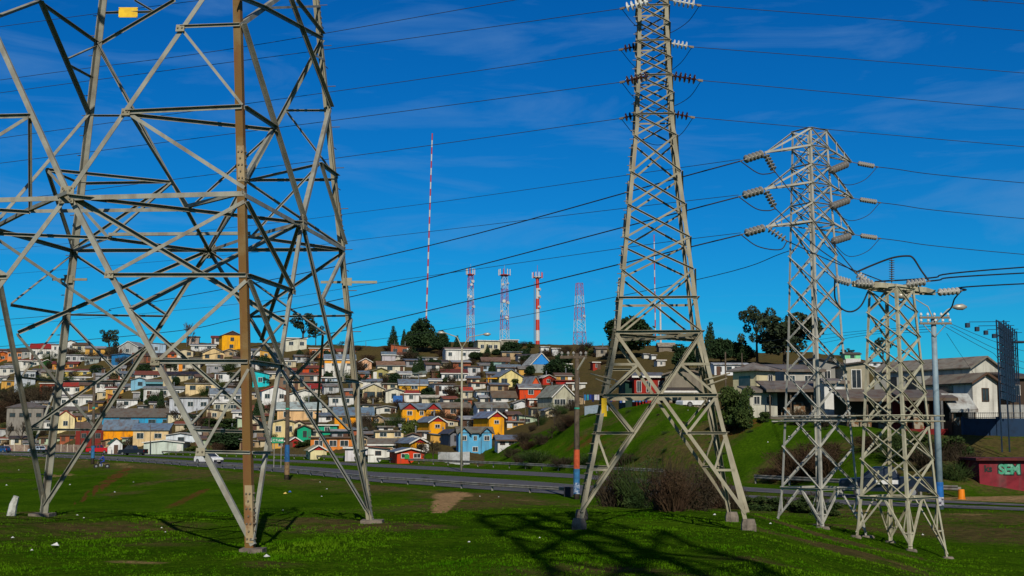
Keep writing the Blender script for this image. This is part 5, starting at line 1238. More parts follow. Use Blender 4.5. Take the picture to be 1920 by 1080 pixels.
def proto(kind, seed):
    """one tree of height 1 and width about 1"""
    r = random.Random(seed*31+hash(kind) % 7 if False else seed*31+sum(map(ord, kind))); blobs = []; th = .5; tr = .035; lm = LV_D; nl, ls = 2600, .034
    if kind == 'round':
        for _ in range(11): a, d = r.uniform(0, 6.28), r.uniform(.05, .34); blobs.append((d*math.cos(a), d*math.sin(a), r.uniform(.28, .80), r.uniform(.13, .24), .9))
        blobs.append((0, 0, .5, .36, .9)); nl = 5200; ls = .036
    elif kind == 'conifer':
        for i in range(9): z = .18+.085*i; blobs.append((r.uniform(-.05, .05), r.uniform(-.05, .05), z, .40*(1.02-z)+.035, .55))
        nl, ls = 2400, .032; th = .8
    elif kind == 'euca':
        for _ in range(14): a, d = r.uniform(0, 6.28), r.uniform(.1, .42); blobs.append((d*math.cos(a), d*math.sin(a), r.uniform(.45, .95), r.uniform(.07, .15), .75))
        lm, nl, ls, th = LV_E, 2400, .026, .7
    elif kind == 'grove':
        for _ in range(16): a, d = r.uniform(0, 6.28), r.uniform(.1, .42); blobs.append((d*math.cos(a), d*math.sin(a), r.uniform(.35, .88), r.uniform(.12, .20), .85))
        lm, nl, th = LV_E, 5200, .6
    elif kind in ('olive', 'dull'):
        for _ in range(12): a, d = r.uniform(0, 6.28), r.uniform(.05, .36); blobs.append((d*math.cos(a), d*math.sin(a), r.uniform(.2, .78), r.uniform(.12, .22), .85))
        lm = LV_O if kind == 'olive' else LV_G; nl, th, ls = 3400, .4, .034
    elif kind in ('brush', 'redbrush', 'greenbrush'):
        for _ in range(12): a, d = r.uniform(0, 6.28), r.uniform(.05, .40); blobs.append((d*math.cos(a), d*math.sin(a), r.uniform(.12, .70), r.uniform(.14, .25), .95))
        lm = {'brush': LV_B, 'redbrush': LV_R, 'greenbrush': LV_G}[kind]; nl, ls, th = 2300, .034, .3
    if kind in ('bare', 'palebare'):
        m = MB(); lm = LV_B if kind == 'bare' else LV_W; tw = MB()
        def grow(p, d, ln, rad, lev):
            q = p+d*ln; (m if lev < 2 else tw).tube([p, q], [rad, rad*.7], 5 if lev < 2 else 3, caps=False)
            if lev >= 5: return
            for _ in range(3 if lev else 5):
                dd = (d+Vector((r.gauss(0, .45), r.gauss(0, .45), r.gauss(.06, .22)))).normalized(); grow(p+d*ln*r.uniform(.55, 1), dd, ln*r.uniform(.62, .80), max(rad*.58, .0035), lev+1)
        grow(Vector((0, 0, 0)), Vector((0, 0, 1)), .27, .024, 0)
        return m, tw, lm
    cr = leaf_cloud(blobs, nl, ls, r, .6 if 'brush' not in kind else .2)
    if 'brush' in kind:      # a tangle of thin stems through the leaves
        for _ in range(170):
            a, d = r.uniform(0, 6.28), r.uniform(.02, .2); p0 = Vector((d*math.cos(a), d*math.sin(a), 0)); dv = Vector((math.cos(a)*r.uniform(.1, .6)+r.gauss(0, .25), math.sin(a)*r.uniform(.1, .6)+r.gauss(0, .25), 1)).normalized(); ln = r.uniform(.45, 1.0)
            cr.tube([p0, p0+dv*ln*.5, p0+dv*ln+Vector((r.gauss(0, .06), r.gauss(0, .06), -.03))], [.008, .006, .003], 3, caps=False)
    tk = trunk_mesh(th, tr, [(b[0]*.8, b[1]*.8, b[2]) for b in blobs[:6]], r)
    return tk, cr, lm
KN = {'round': 'evergreen_tree', 'conifer': 'conifer_tree', 'euca': 'eucalyptus_tree', 'grove': 'dense_tree', 'olive': 'leafy_bush', 'dull': 'leafy_bush', 'brush': 'brown_shrub', 'redbrush': 'brown_shrub', 'greenbrush': 'green_shrub', 'bare': 'bare_tree', 'palebare': 'bare_tree'}
TREE_N = 0
def tree(kind, px, py, wp, hp, label, Yd=None, group=None, loc=None):
    global TREE_N
    TREE_N += 1; v = TREE_N % (3 if kind in ('brush', 'round', 'conifer', 'bare') else 2); key = (kind, v)
    g = loc or (ground(px, py) if Yd is None else P(px, py, Yd)); k = g.y/F
    cat = 'tree' if 'tree' in KN[kind] else 'bush'; gp = group or {'tree': 'trees of the hill and bank', 'bush': 'bushes of the hill and bank'}[cat]
    sw = 1.15 if kind not in ('bare', 'palebare') else 1.0
    big = 1.12 if KN[kind] in ('evergreen_tree', 'dense_tree', 'conifer_tree', 'eucalyptus_tree') else 1.0; sc = (wp*k*sw*big, wp*k*sw*big, hp*k*1.06*big); rz = random.uniform(0, 6.28); loc_ = (g.x, g.y, g.z-.02*hp*k-.1)
    if key not in PROTO:
        tk, cr, lm = proto(kind, v+1); t = thing(KN[kind], label, cat, loc_, rz, gp); t.scale = sc
        obj('trunk' if cat == 'tree' else 'stem', tk, BARK if kind != 'palebare' else LV_W, t); obj('crown', cr, lm, t); PROTO[key] = t; return t
    return dup(PROTO[key], loc_, rz, sc, label, gp)
TREES = '''
conifer 737 657 24 44|dark conifer farthest left of the skyline clump above the white cabin
conifer 757 653 15 34|thin dark conifer second from the left in the skyline clump
round 793 660 52 58|largest bushy evergreen of the skyline clump right of the tall thin mast
round 824 662 36 40|bushy evergreen at the right end of the skyline clump
round 772 660 30 40|bushy evergreen between the thin conifer and the largest one of the clump
conifer 857 655 16 26|small pointed conifer on the skyline left of the street lamp
conifer 914 668 13 22|small dark conifer in front of the beige hilltop building
round 957 670 40 30|dark bushy trees hugging the right side of the beige hilltop building
round 984 673 22 20|dark bush below the white and red striped mast
round 1046 712 60 36|broad dark evergreen right of the house with the blue gable
round 1056 690 34 24|dark evergreen behind the broad one right of the blue gable
round 995 704 20 18|round dark bush at the foot of the blue gabled house
olive 965 724 20 15|green bush in front of the pale yellow gabled house
conifer 923 700 17 22|dark conifer between the teal row house and the slate roofed shed
conifer 788 704 22 36|dark conifer in the middle of the hillside left of the street lamp
conifer 778 706 16 30|narrower dark conifer touching the one left of the street lamp
round 741 727 24 28|dark green tree between the two yellow ended roofs
olive 768 824 38 42|olive green tree in front of the big two gabled house
dull 833 718 22 12|low green hedge under the rusty roofed white house
round 1182 672 92 78|great dark dome shaped tree behind the left of the middle pylon
round 1290 694 56 46|dark trees on the slope behind the right leg of the middle pylon
conifer 1332 672 30 66|pointed dark conifer just right of the middle pylon
round 1352 682 46 48|dark round tree right of the pointed conifer
round 1382 680 36 40|dark round tree below the tall eucalyptus
euca 1420 684 62 96|tall open eucalyptus left of the pointed arm pylon
grove 1472 690 104 88|broad dark grove behind the pointed arm pylon
round 1398 682 34 36|dark round tree at the left foot of the tall eucalyptus
euca 1656 680 40 40|small loose tree on the far ridge behind the short tower
euca 1590 672 22 16|tiny tree on the far ridge beside the light green house
euca 204 668 36 44|bushy dark tree on the skyline in front of the mint green house
palebare 350 650 50 68|tall bare grey tree standing up on the left skyline
euca 568 648 54 54|dark loose eucalyptus on the skyline behind the cream boxy house
euca 592 648 26 34|smaller eucalyptus right of the one behind the cream boxy house
bare 640 655 30 24|small leafless tree on the skyline left of the brown slope
conifer 301 776 18 44|dark pointed conifer standing in front of the wide grey white house
dull 420 806 76 26|trimmed green hedge left of the rusty pylon leg
round 424 848 74 44|big dark bush by the road left of the rusty pylon leg
olive 358 848 34 14|yellowish shrub at the roadside behind the white hatchback
dull 152 838 18 28|small green tree in front of the dark red house
round 486 790 20 40|dark tree directly right of the rusty leg, under the white gable
dull 570 838 44 16|green shrub beside the tiny red gabled shed
dull 395 742 20 16|green bush below the cream house with two wide windows
bare 812 866 56 62|large leafless brown tree in front of the yellow houses
bare 795 868 34 40|smaller leafless tree right of the red orange house
brush 690 800 36 30|brown shrub right of the saffron and slate blue house
bare 40 836 36 70|leafless tree in front of the large grey two storey house
bare 16 836 30 60|leafless tree at the left edge in front of the grey two storey house
bare 330 800 56 50|tangled leafless trees above the white broad gabled shed
brush 390 800 40 24|brown shrubs below the long grey white house
bare 1010 800 44 44|leafless trees in the hollow left of the wooden pole
bare 1040 800 50 52|tall leafless tree beside the grassy knoll
brush 985 830 40 24|brown brush at the left foot of the grassy knoll
brush 1075 770 26 30|dark brown shrubs behind the wooden pole
dull 1378 806 70 98|large round green bush on the knoll right of the middle pylon
dull 1395 808 50 70|second round bush merging with the large one right of the middle pylon
dull 1432 792 28 26|small dark shrub below the cream hipped house
brush 1500 796 44 38|brown shrub in front of the wide sagging porch
brush 1540 800 40 26|brown shrub right of the wide sagging porch
redbrush 1370 806 60 14|low reddish brush at the foot of the large round bush
brush 1150 950 84 94|brown brush behind the left foot of the middle pylon
greenbrush 1195 952 80 105|greenish brown brush behind the middle pylon, second from left
brush 1250 955 90 113|brown brush in the centre behind the middle pylon
redbrush 1262 958 84 89|reddish bramble behind the middle pylon
brush 1300 955 80 102|brown brush behind the right foot of the middle pylon
redbrush 1340 952 60 67|dark bramble right of centre behind the middle pylon
dull 1420 956 56 34|dark green bush by the right foot of the middle pylon
brush 1372 954 44 54|brown brush left of the dark green bush by the right foot
redbrush 1500 900 90 60|dark reddish brush on the bank behind the pointed arm pylon
redbrush 1550 892 80 56|second patch of reddish brush on the bank behind the pointed arm pylon
redbrush 1455 900 60 30|low reddish brush at the left of the pointed arm pylon
brush 1465 955 60 36|dark brush around the left foot of the pointed arm pylon
brush 1520 958 60 44|dark brush under the middle of the pointed arm pylon
greenbrush 1690 862 80 50|dark green brush on the bank behind the short tower
brush 1740 880 70 60|dark brush on the bank right of the short tower
brush 1775 862 64 48|dark brush on the bank under the blue fence
greenbrush 1790 900 60 40|dark green brush left of the red painted hut
brush 1815 880 60 44|dark brush above the red painted hut
redbrush 1650 845 90 36|dark reddish brush below the open shop
brush 1165 870 60 26|brown brush on the knoll beyond the left leg of the middle pylon
greenbrush 1010 866 70 26|dark green bushes at the foot of the grassy knoll
brush 975 868 30 22|tan dry shrub left of the dark bushes at the knoll's foot
greenbrush 1700 856 90 56|dark green thicket under the open shop, right of the pointed arm pylon
dull 1745 862 80 58|dark thicket behind the blue banded pole
dull 1790 858 70 50|dark thicket on the bank directly left of the blue fence
dull 1668 846 60 42|dark bush on the bank below the open shop
dull 1448 958 64 34|dark low bush at the left foot of the pointed arm pylon
dull 1502 962 74 40|dark low bush at the front foot of the pointed arm pylon
dull 1556 966 60 34|dark low bush right of the front foot of the pointed arm pylon
redbrush 1480 885 70 50|brown thicket on the bank left of the pointed arm pylon's front leg
redbrush 1530 878 90 60|brown thicket on the bank right of the pointed arm pylon's front leg
brush 958 856 34 20|brown shrub low on the left edge of the grassy knoll
redbrush 990 842 36 20|reddish shrub on the left edge of the grassy knoll
brush 1018 832 40 24|brown shrub halfway up the left edge of the grassy knoll
bare 1035 822 36 34|leafless bush halfway up the left edge of the grassy knoll
brush 1058 806 40 26|brown shrub high on the left edge of the grassy knoll
redbrush 1070 798 30 24|reddish shrub just left of the wooden pole on the knoll
greenbrush 1105 870 60 24|dark green brush at the knoll foot right of the wooden pole
brush 1060 872 70 22|dry brush at the knoll foot left of the wooden pole
brush 30 770 80 52|mass of brown scrub above the large grey house
redbrush 8 790 40 46|reddish scrub at the left edge of the hillside
brush 75 760 56 44|brown scrub left of the brick red house
'''
for line in TREES.strip().split('\n'):
    d, lab = line.split('|'); k, a, b, c_, e = d.split(); tree(k, float(a), float(b), float(c_), float(e), lab)
# the many leafless shrubs between the houses: nothing tells them apart
rs = random.Random(5); cnt = 0
SHL = 'brown leafless shrub in the gaps between hillside houses'
while cnt < 200:
    px = rs.uniform(-10, 1090); py = rs.uniform(668, 850)
    if px > 905 and py > 862-(px-905)*.45: continue
    if 660 < px < 1000 and py < 662: continue
    g = ground(px, py)
    if g.y < 150: continue
    cnt += 1; sz = rs.uniform(12, 26); tree(rs.choice(['brush', 'brush', 'redbrush', 'greenbrush', 'bare', 'brush']), px, py, sz*rs.uniform(1, 1.7), sz, SHL, group='leafless shrubs between the hillside houses', loc=g)
for i in range(26):
    px = rs.uniform(640, 1150); py = rs.uniform(652, 700); g = ground(px, py); sz = rs.uniform(8, 16)
    tree(rs.choice(['brush', 'redbrush']), px, py, sz*2, sz, 'low brown scrub on the bare upper slope', group='low scrub on the upper slope', loc=g)

for i in range(46):      # dark trees among the houses
    px = rs.uniform(0, 1060); py = rs.uniform(675, 842)
    if px > 900 and py > 850-(px-900)*.45: continue
    g = ground(px, py)
    if g.y < 170: continue
    sz = rs.uniform(14, 26); tree(rs.choice(['round', 'dull', 'conifer', 'round', 'euca']), px, py, sz*rs.uniform(.8, 1.4), sz, 'dark green tree or bush in a gap between hillside houses', group='dark trees between the hillside houses', loc=g)
for i in range(60):      # weeds on the grassy bank
    px = rs.uniform(960, 1900); py = rs.uniform(765, 905); g = ground(px, py)
    if not 72 < g.y < 150: continue
    sz = rs.uniform(4, 9); tree(rs.choice(['greenbrush', 'brush', 'greenbrush']), px, py, sz*rs.uniform(1.2, 2.6), sz, 'low clump of weeds on the grassy bank beyond the road', group='weeds on the grassy bank', loc=g)
for i in range(40):      # tufts along the ditch
    px = rs.uniform(0, 1050); py = rs.uniform(880, 975); g = ground(px, py)
    if not 24 < g.y < 120: continue
    sz = rs.uniform(4, 10); tree('greenbrush', px, py, sz*rs.uniform(1.2, 2.4), sz*.7, 'low tuft of weeds on the slope between the pylon and the road', group='weeds on the roadside slope', loc=g)
for i in range(22):
    px = rs.uniform(880, 1120); py = rs.uniform(648, 690); g = ground(px, py); sz = rs.uniform(9, 18)
    tree(rs.choice(['round', 'dull', 'brush']), px, py, sz*1.6, sz, 'dark bush on the hilltop among the cabins and towers', group='dark bushes on the hilltop', loc=g)
# ------------------------------------------------------------------ masts and antenna towers on the hilltop
RED = mat('mast_red', C('#c0392b', .9), .6); WHT = mat('mast_white', C('#d2cecb', .8), .6); RED2 = mat('faded_mast_red', C('#b03440', .9), .6); GREYM = mat('grey_antenna', C('#a9abb0', .8), .5)
def bands(m_ob): pass
def antenna_tower(label, px, yb, yt, wb, wt, Yd, nb, head, dishes=0, first=0):
    b = P(px, yb, Yd); b.z = min(b.z, TZ(b.x, b.y)); b.z = b.z-.5; k = Yd/F; H = P(px, yt, Yd).z-b.z; t = thing('antenna_tower', label, 'antenna tower', b, math.radians(20), 'red and white antenna towers on the hilltop')
    r0, r1 = wb*k/2, wt*k/2; n = nb; r = random.Random(px)
    for i in range(n):
        z0, z1 = H*i/n, H*(i+1)/n; a0, a1 = r0+(r1-r0)*i/n, r0+(r1-r0)*(i+1)/n; m = MB(); mt = (RED2 if (i+first) % 2 == 0 else WHT)
        cs = [(-1, -1), (1, -1), (1, 1), (-1, 1)]; th = .09
        for j in range(4):
            p, q = cs[j], cs[(j+1) % 4]
            m.tube([(p[0]*a0, p[1]*a0, z0), (p[0]*a1, p[1]*a1, z1)], th, 4)
            ns = 2
            for s in range(ns):
                u0, u1 = s/ns, (s+1)/ns; zz0, zz1 = z0+(z1-z0)*u0, z0+(z1-z0)*u1; b0, b1 = a0+(a1-a0)*u0, a0+(a1-a0)*u1
                m.tube([(p[0]*b0, p[1]*b0, zz0), (q[0]*b1, q[1]*b1, zz1)], .05, 3); m.tube([(q[0]*b0, q[1]*b0, zz0), (p[0]*b1, p[1]*b1, zz1)], .05, 3)
            m.tube([(p[0]*a1, p[1]*a1, z1), (q[0]*a1, q[1]*a1, z1)], .06, 3)
        obj('red_section' if mt is RED2 else 'white_section', m, mt, t)
    if head:
        m = MB(); m.lathe([(r1*1.2, H-.2), (head*k*.45, H+.25), (head*k*.45, H+.4), (r1, H+.4)], 10); obj('platform', m, RED, t)
        for j in range(9):
            a = 6.283*j/9; m = MB(); R_ = head*k*.5; x, y = R_*math.cos(a), R_*math.sin(a); m.box((x-.14, y-.10, H+.1), (x+.14, y+.10, H+2.3)); obj('panel_antenna', m, WHT if j % 3 else RED2, t)
        m = MB(); m.tube([(0, 0, H), (0, 0, H+4)], .06, 4); obj('lightning_rod', m, GREYM, t)
    for j in range(dishes):
        z = H*r.uniform(.45, .92); a = r.uniform(3.6, 5.6); rr = r0+(r1-r0)*z/H+.35; m = MB(); x, y = rr*math.cos(a), rr*math.sin(a); d = Vector((math.cos(a), math.sin(a), 0)); m.tube([Vector((x, y, z)), Vector((x, y, z))+d*.45], .55*r.uniform(.7, 1.1), 10); obj('dish_antenna', m, WHT, t)
    return t
antenna_tower('red and white lattice antenna tower with a red drum head, farthest left of the row', 882, 640, 516, 13, 8, 455, 6, 16, 5, 1)
antenna_tower('tallest red and white antenna tower with a crown of panels, second of the row', 946, 635, 517, 15, 9, 455, 6, 22, 7, 0)
antenna_tower('wide based red and white lattice tower without a head, right of the striped mast', 1087, 651, 531, 21, 10, 450, 6, 0, 1, 1)
def pole_mast(label, px, yb, yt, wp, Yd, nb, head, guy=0, name='antenna_mast'):
    b = P(px, yb, Yd); b.z = min(b.z, TZ(b.x, b.y)) if not guy else b.z; k = Yd/F; H = P(px, yt, Yd).z-b.z; t = thing(name, label, 'mast', b, 0, 'banded masts on the hilltop'); r = wp*k/2
    for i in range(nb):
        m = MB(); m.tube([(0, 0, H*i/nb), (0, 0, H*(i+1)/nb)], [r*(1-.25*i/nb), r*(1-.25*(i+1)/nb)], 10); obj('red_band' if i % 2 == 0 else 'white_band', m, (RED if not guy else RED2) if i % 2 == 0 else WHT, t)
    if head:
        m = MB(); m.lathe([(r, H-.3), (head*k*.42, H+.2), (head*k*.42, H+.4), (r, H+.45)], 10); obj('platform', m, WHT, t)
        for j in range(10):
            a = 6.283*j/10; R_ = head*k*.48; x, y = R_*math.cos(a), R_*math.sin(a); m = MB(); m.box((x-.13, y-.1, H-.1), (x+.13, y+.1, H+1.9)); obj('panel_antenna', m, WHT if j % 3 else RED2, t)
        m = MB(); m.tube([(0, 0, H), (0, 0, H+4.5)], .06, 4); obj('lightning_rod', m, RED2, t)
        for z in (.74, .84, .60): m = MB(); m.tube([(.3, -.3, H*z), (1.0, -.7, H*z)], .5, 10); obj('dish_antenna', m, WHT, t)
        m = MB(); m.tube([(-r*1.5, 0, 0), (-r*1.4, 0, H*.95)], .12, 5); obj('cable_ladder', m, BOLT, t)
    return t
pole_mast('thick red and white striped mast with a ring of panels, behind the blue gabled house', 1008, 657, 521, 8.5, 440, 7, 20)
pole_mast('red and white mast peeping out just left of the middle pylon', 1157, 640, 560, 6, 420, 6, 0)
m = MB(); 
pole_mast('very tall thin red and white guyed mast rising alone above the skyline clump', 799, 606, 250, 3.2, 760, 27, 0, guy=1).rotation_euler = (0, math.radians(1.4), 0)
pole_mast('thin faint mast seen through the lattice of the middle pylon', 1229, 640, 440, 2.4, 800, 15, 0, guy=1)
t = pole_mast('short white mast seen through the lattice of the middle pylon', 1239, 650, 565, 4, 420, 1, 0); t.children[0].data.materials[0] = WHT
def simple_wall(label, pts, h, mt, name='wall', cat='wall', th=.12, group=None, posts=0, post_m=None, down=.6):
    t = thing(name, label, cat, pts[0], 0, group); m = MB()
    for a, b in zip(pts, pts[1:]):
        d = (b-a); d.z = 0; d.normalize(); s = Vector((-d.y, d.x, 0)); up = Vector((0, 0, 1))
        vs = [a-s*th/2-up*down, b-s*th/2-up*down, b+s*th/2-up*down, a+s*th/2-up*down, a-s*th/2+up*h, b-s*th/2+up*h, b+s*th/2+up*h, a+s*th/2+up*h]
        m.add(vs, [(0, 3, 2, 1), (4, 5, 6, 7), (0, 1, 5, 4), (1, 2, 6, 5), (2, 3, 7, 6), (3, 0, 4, 7)])
    obj('panel', MBloc(m, pts[0]), mt, t)
    if posts:
        rp_ = resample(pts, posts)
        for p in rp_:
            mm = MB(); mm.box((p.x-.09, p.y-.14, p.z-down), (p.x+.09, p.y+.06, p.z+h+.12)); obj('post', MBloc(mm, pts[0]), post_m or mt, t)
    return t
def gp(px, py, Yd): p = P(px, py, Yd); p.z = TZ(p.x, p.y); return p
simple_wall('long grey hilltop wall with scribbles under the wide based tower', [P(1052, 664, 428), P(1104, 664, 428)], 2.2, mat('scribbled_wall', C('#a59e93', .8), .9, col2=C('#4e4a48', .7), scale=.9, lo=.52, hi=.6, detail=9))
BLUEF = mat('blue_fence_paint', C('#12314f', .9), .7, col2=C('#0d2239', .9), scale=2, wave=('X', 6.0, .4))
simple_wall('dark blue board fence on the bank at the right edge', [P(1806, 816, 92.5), P(1990, 817, 91.5)], 1.22, BLUEF, 'fence', 'fence', posts=2.4)
t = thing('fence', 'row of thin black railings on top of the dark blue fence', 'railing', P(1806, 786, 92.6)); m = MB()
for j in range(52):
    x = P(1806+184*j/51, 786, 92.6); m.tube([x, x+Vector((0, 0, .5))], .016, 4)
for dz in (.12, .45): m.tube([P(1806, 786, 92.6)+Vector((0, 0, dz)), P(1990, 786, 91.8)+Vector((0, 0, dz))], .018, 4)
obj('bar', MBloc(m, t.location.copy()), BOLT, t)
simple_wall('pale corrugated iron fence behind the blue fence at the right edge', [P(1876, 787, 98), P(1990, 787, 97)], 1.15, mat('pale_corrugated', C('#c9c9c3', .85), .6, wave=('X', 5.0, .9), stain=((.12, .09, .07), 1.5, .5, .8, .6)), 'fence', 'fence')
simple_wall('pale blue corrugated fence under the washing lines', [P(1096, 776, 143), P(1140, 771, 143)], .85, mat('pale_blue_sheet', C('#a9bccb', .8), .6, wave=('X', 5, .8)), 'fence', 'fence')
simple_wall('low brick and plank wall along the road at the left', [P(8, 847, 296), P(62, 847, 292), P(104, 847, 285), P(150, 848, 276)], 1.6, mat('plank_wall', C('#a8927f', .8), .9, col2=C('#7c5a4a', .8), scale=1.2, wave=('X', 1.2, .5)), 'wall', 'wall', posts=3.2, post_m=mat('pale_posts', C('#c2b7a4', .8), .9))
simple_wall('white plastic sheeting wall in front of the sky blue house', [P(822, 866, 162), P(845, 867, 160), P(880, 866, 158)], 1.25, mat('white_sheeting', C('#d5d5d2', .85), .6, col2=C('#a9a6a0', .8), scale=1.5, bump=1.0, bscale=3), 'fence', 'fence', down=.3)
simple_wall('white picket fence below the light green far house', [P(1586, 681, 300), P(1614, 681, 300)], 1.1, WHT, 'fence', 'fence')
# washing lines
t = thing('washing_line', 'washing line full of coloured clothes in front of the red timber house', 'washing line', P(1094, 757, 139))
for a, b in ((1094, 1136), (1136, 1217)):
    m = MB(); m.tube([P(a, 738, 139), P((a+b)/2, 740, 139), P(b, 738, 139)], .012, 4); obj('line', MBloc(m, t.location.copy()), WIRE, t)
for x in (1094, 1136, 1217): m = MB(); m.tube([P(x, 765, 139), P(x, 735, 139)], .05, 5); obj('pole', MBloc(m, t.location.copy()), WOODP, t)
cl = ['#2f86c9', '#38b6c4', '#2a4aa8', '#1c2d66', '#e4e4ea', '#e9e2ef', '#c9d2e8', '#2d2f55', '#dadada', '#3a3f8f', '#d24a5a', '#e0a0b0', '#4b6fc0', '#f0f0f0', '#23306a', '#b03a6a', '#8ab5d8', '#2f5f8f']
for i, x in enumerate(list(range(1097, 1136, 5))+list(range(1140, 1216, 6))):
    w_ = random.uniform(3.2, 5.0); h_ = random.uniform(8, 16); a, b = P(x-w_/2, 740, 139), P(x+w_/2, 740+h_, 139); m = MB(); n_ = 4
    vs = []
    for q in range(n_+1):
        xx = a.x+(b.x-a.x)*q/n_
        for zz_ in (a.z, b.z): vs.append((xx, a.y+.06*math.sin(q*2+i)+(0 if zz_ == a.z else .08), zz_))
    m.add(vs, [(2*q, 2*q+2, 2*q+3, 2*q+1) for q in range(n_)]); m.add([(p[0], p[1]+.03, p[2]) for p in vs], [(2*q+1, 2*q+3, 2*q+2, 2*q) for q in range(n_)])
    tag(obj('garment', m, mat('cloth_'+cl[i % 18][1:], C(cl[i % 18], .8), .9)), 'piece of washing hung out on the line by the red timber house', 'laundry', 'washing on the line')
# ------------------------------------------------------------------ poles and street lamps
def wood_pole(label, px, yb, yt, Yd, r0, bandsp, crossarm=None, lean=0):
    b = P(px, yb, Yd); b.z = TZ(b.x, b.y); top = P(px+lean, yt, Yd); H = top.z-b.z; t = thing('utility_pole', label, 'pole', b, 0, 'poles along the road'); dx = top.x-b.x
    def pz(y): return P(px, y, Yd).z-b.z
    m = MB(); m.tube([(0, 0, -.3), (dx*.5, 0, H*.5), (dx, 0, H)], [r0, r0*.85, r0*.68], 10); obj('shaft', m, WOODP, t, smooth=True)
    for nm, y0, y1, mt in bandsp:
        z0, z1 = pz(y0), pz(y1); m = MB(); rr = lambda z: r0*(1-.32*z/H)+.012; m.tube([(dx*z0/H, 0, z0), (dx*z1/H, 0, z1)], [rr(z0), rr(z1)], 12); obj(nm, m, mt, t, smooth=False)
    return t, Vector((dx, 0, H)), pz
def bandm(n, h): return mat('painted_band_'+n, C(h, .85), .8, col2=C(h, .45), scale=3, lo=.45, hi=.65, detail=8)
ORB, BLB, TLB, WHB = bandm('orange', '#c4552c'), bandm('blue', '#2f6f9f'), bandm('teal', '#2fa58c'), bandm('white', '#cfcfca')
t, tp, pz = wood_pole('old wooden pole with an orange and a blue painted band, left of the middle pylon', 1081, 933, 662, 70, .17, [('orange_band', 879, 843, ORB), ('blue_band', 905, 879, BLB), ('flaking_band', 926, 905, mat('flaking_paint', C('#a8b4c4', .8), .9, col2=C('#2f5f90', .7), scale=6, lo=.45, hi=.55)), ('teal_band', 767, 764, TLB)], lean=1)
m = MB(); m.box((-.95, -.12, -.06), (.55, .0, .10)); m.v = [(a+tp.x, b, c+tp.z-.25) for a, b, c in m.v]; obj('cross_arm', m, WOODP, t)
m = MB(); m.tube([tp+Vector((0, -.1, -.95)), tp+Vector((.42, -.1, -.25))], .05, 5); obj('arm_brace', m, STEEL, t)
for x in (-.85, -.5, -.2, .2, .48): m = MB(); m.lathe([(.03, 0), (.03, .08), (.075, .08), (.085, .15), (.05, .2), (.02, .24)], 8, c=(tp.x+x, -.06, tp.z-.15)); obj('pin_insulator', m, PORC_G, t)
t, tp, pz = wood_pole('wooden pole with a dark blue band just right of the green road sign', 538, 891, 690, 101, .20, [('blue_band', 866, 834, bandm('darkblue', '#1f5f98')), ('teal_band', 768, 765, TLB), ('stained_band', 890, 866, mat('stained_pole_foot', C('#8d7350', .8), .9, col2=C('#5b3a26', .7), scale=4))], lean=2)
t, tp, pz = wood_pole('wooden pole with a blue foot beside the rider at the left', 174, 862, 700, 158, .22, [('blue_band', 859, 836, BLB), ('teal_band', 766, 763, TLB)], lean=3)
for lab, px, yb, yt, Yd, r in (('thin grey pole in front of the cream hillside houses, left of the rusty leg', 392, 846, 690, 230, .10), ('thin pole in front of the house with the blue corrugated roof', 282, 834, 796, 245, .08), ('plain pole rising behind the pale yellow gabled house', 131, 838, 770, 300, .10), ('plain pole at the end of the low plank wall', 151, 846, 770, 285, .10),
     ('plain pole on the upper hillside right of the skyline clump', 740, 676, 638, 380, .12), ('dark pole on the bare skyline slope', 686, 668, 640, 400, .10), ('pale pole in front of the long white house with orange curtains', 1360, 706, 660, 150, .12), ('dark thin pole by the corner of the long white house', 1391, 704, 662, 150, .07), ('thin pole between the shrubs in the hollow', 985, 800, 740, 210, .08), ('thin pole in front of the yellow gabled house roofs', 787, 770, 706, 280, .09), ('short pole in front of the shed by the knoll', 1008, 790, 755, 215, .07)):
    wood_pole(lab, px, yb, yt, Yd, r, [])
def lamp_head(parent, c, d, tilt=-.1):
    m = MB(); s = Vector((-d.y, d.x, 0)); a = c; b = c+d*.75+Vector((0, 0, tilt))
    m.tube([a, a+(b-a)*.3, a+(b-a)*.7, b], [.06, .15, .17, .05], 8); return obj('lamp_head', m, mat('lamp_housing', C('#b9b4a6', .8), .4, .3), parent, smooth=True)
def street_lamp(label, px, yb, ys, Yd, armsp, mt, r0=.10, group='street lamps'):
    b = P(px, yb, Yd); b.z = TZ(b.x, b.y); t = thing('street_lamp', label, 'street lamp', b, 0, group); z = P(px, ys, Yd).z-b.z
    m = MB(); m.tube([(0, 0, -.2), (0, 0, z)], [r0, r0*.65], 10); obj('shaft', m, mt, t, smooth=True)
    for (x1, y1, x2, y2) in armsp:
        p1 = P(x1, y1, Yd)-b; p2 = P(x2, y2, Yd)-b; p1.y = p2.y = 0; m = MB(); m.tube([(0, 0, z-.05), p1*.55+Vector((0, 0, z*.45)), p1, p2], [r0*.55, r0*.45, r0*.4, r0*.35], 6); obj('lamp_arm', m, mt, t, smooth=True)
        lamp_head(t, p2, Vector((1 if x2 > px else -1, 0, 0)), .02)
    return t
CONCP = mat('pale_concrete_pole', C('#b4af98', .75), .8, col2=C('#8d8570', .75), scale=2)
street_lamp('tall pale street lamp with two curved arms on the motorway verge', 865, 885, 652, 126, [(857, 632, 834, 624), (880, 632, 906, 627)], CONCP, .13)
PBL = mat('pale_blue_pole', C('#8ea3ad', .75), .6, col2=C('#6d8290', .75), scale=2)
street_lamp('slim street lamp with two lamps behind the blue banded pole', 1766, 946, 606, 66, [(1740, 575, 1706, 555), (1776, 581, 1786, 576)], CONCP, .075)
b = P(1763, 950, 60.5); b.z = TZ(b.x, b.y); t = thing('utility_pole', 'pale blue steel pole with two black cross arms, right of the short tower', 'pole', b, 0, 'poles along the road')
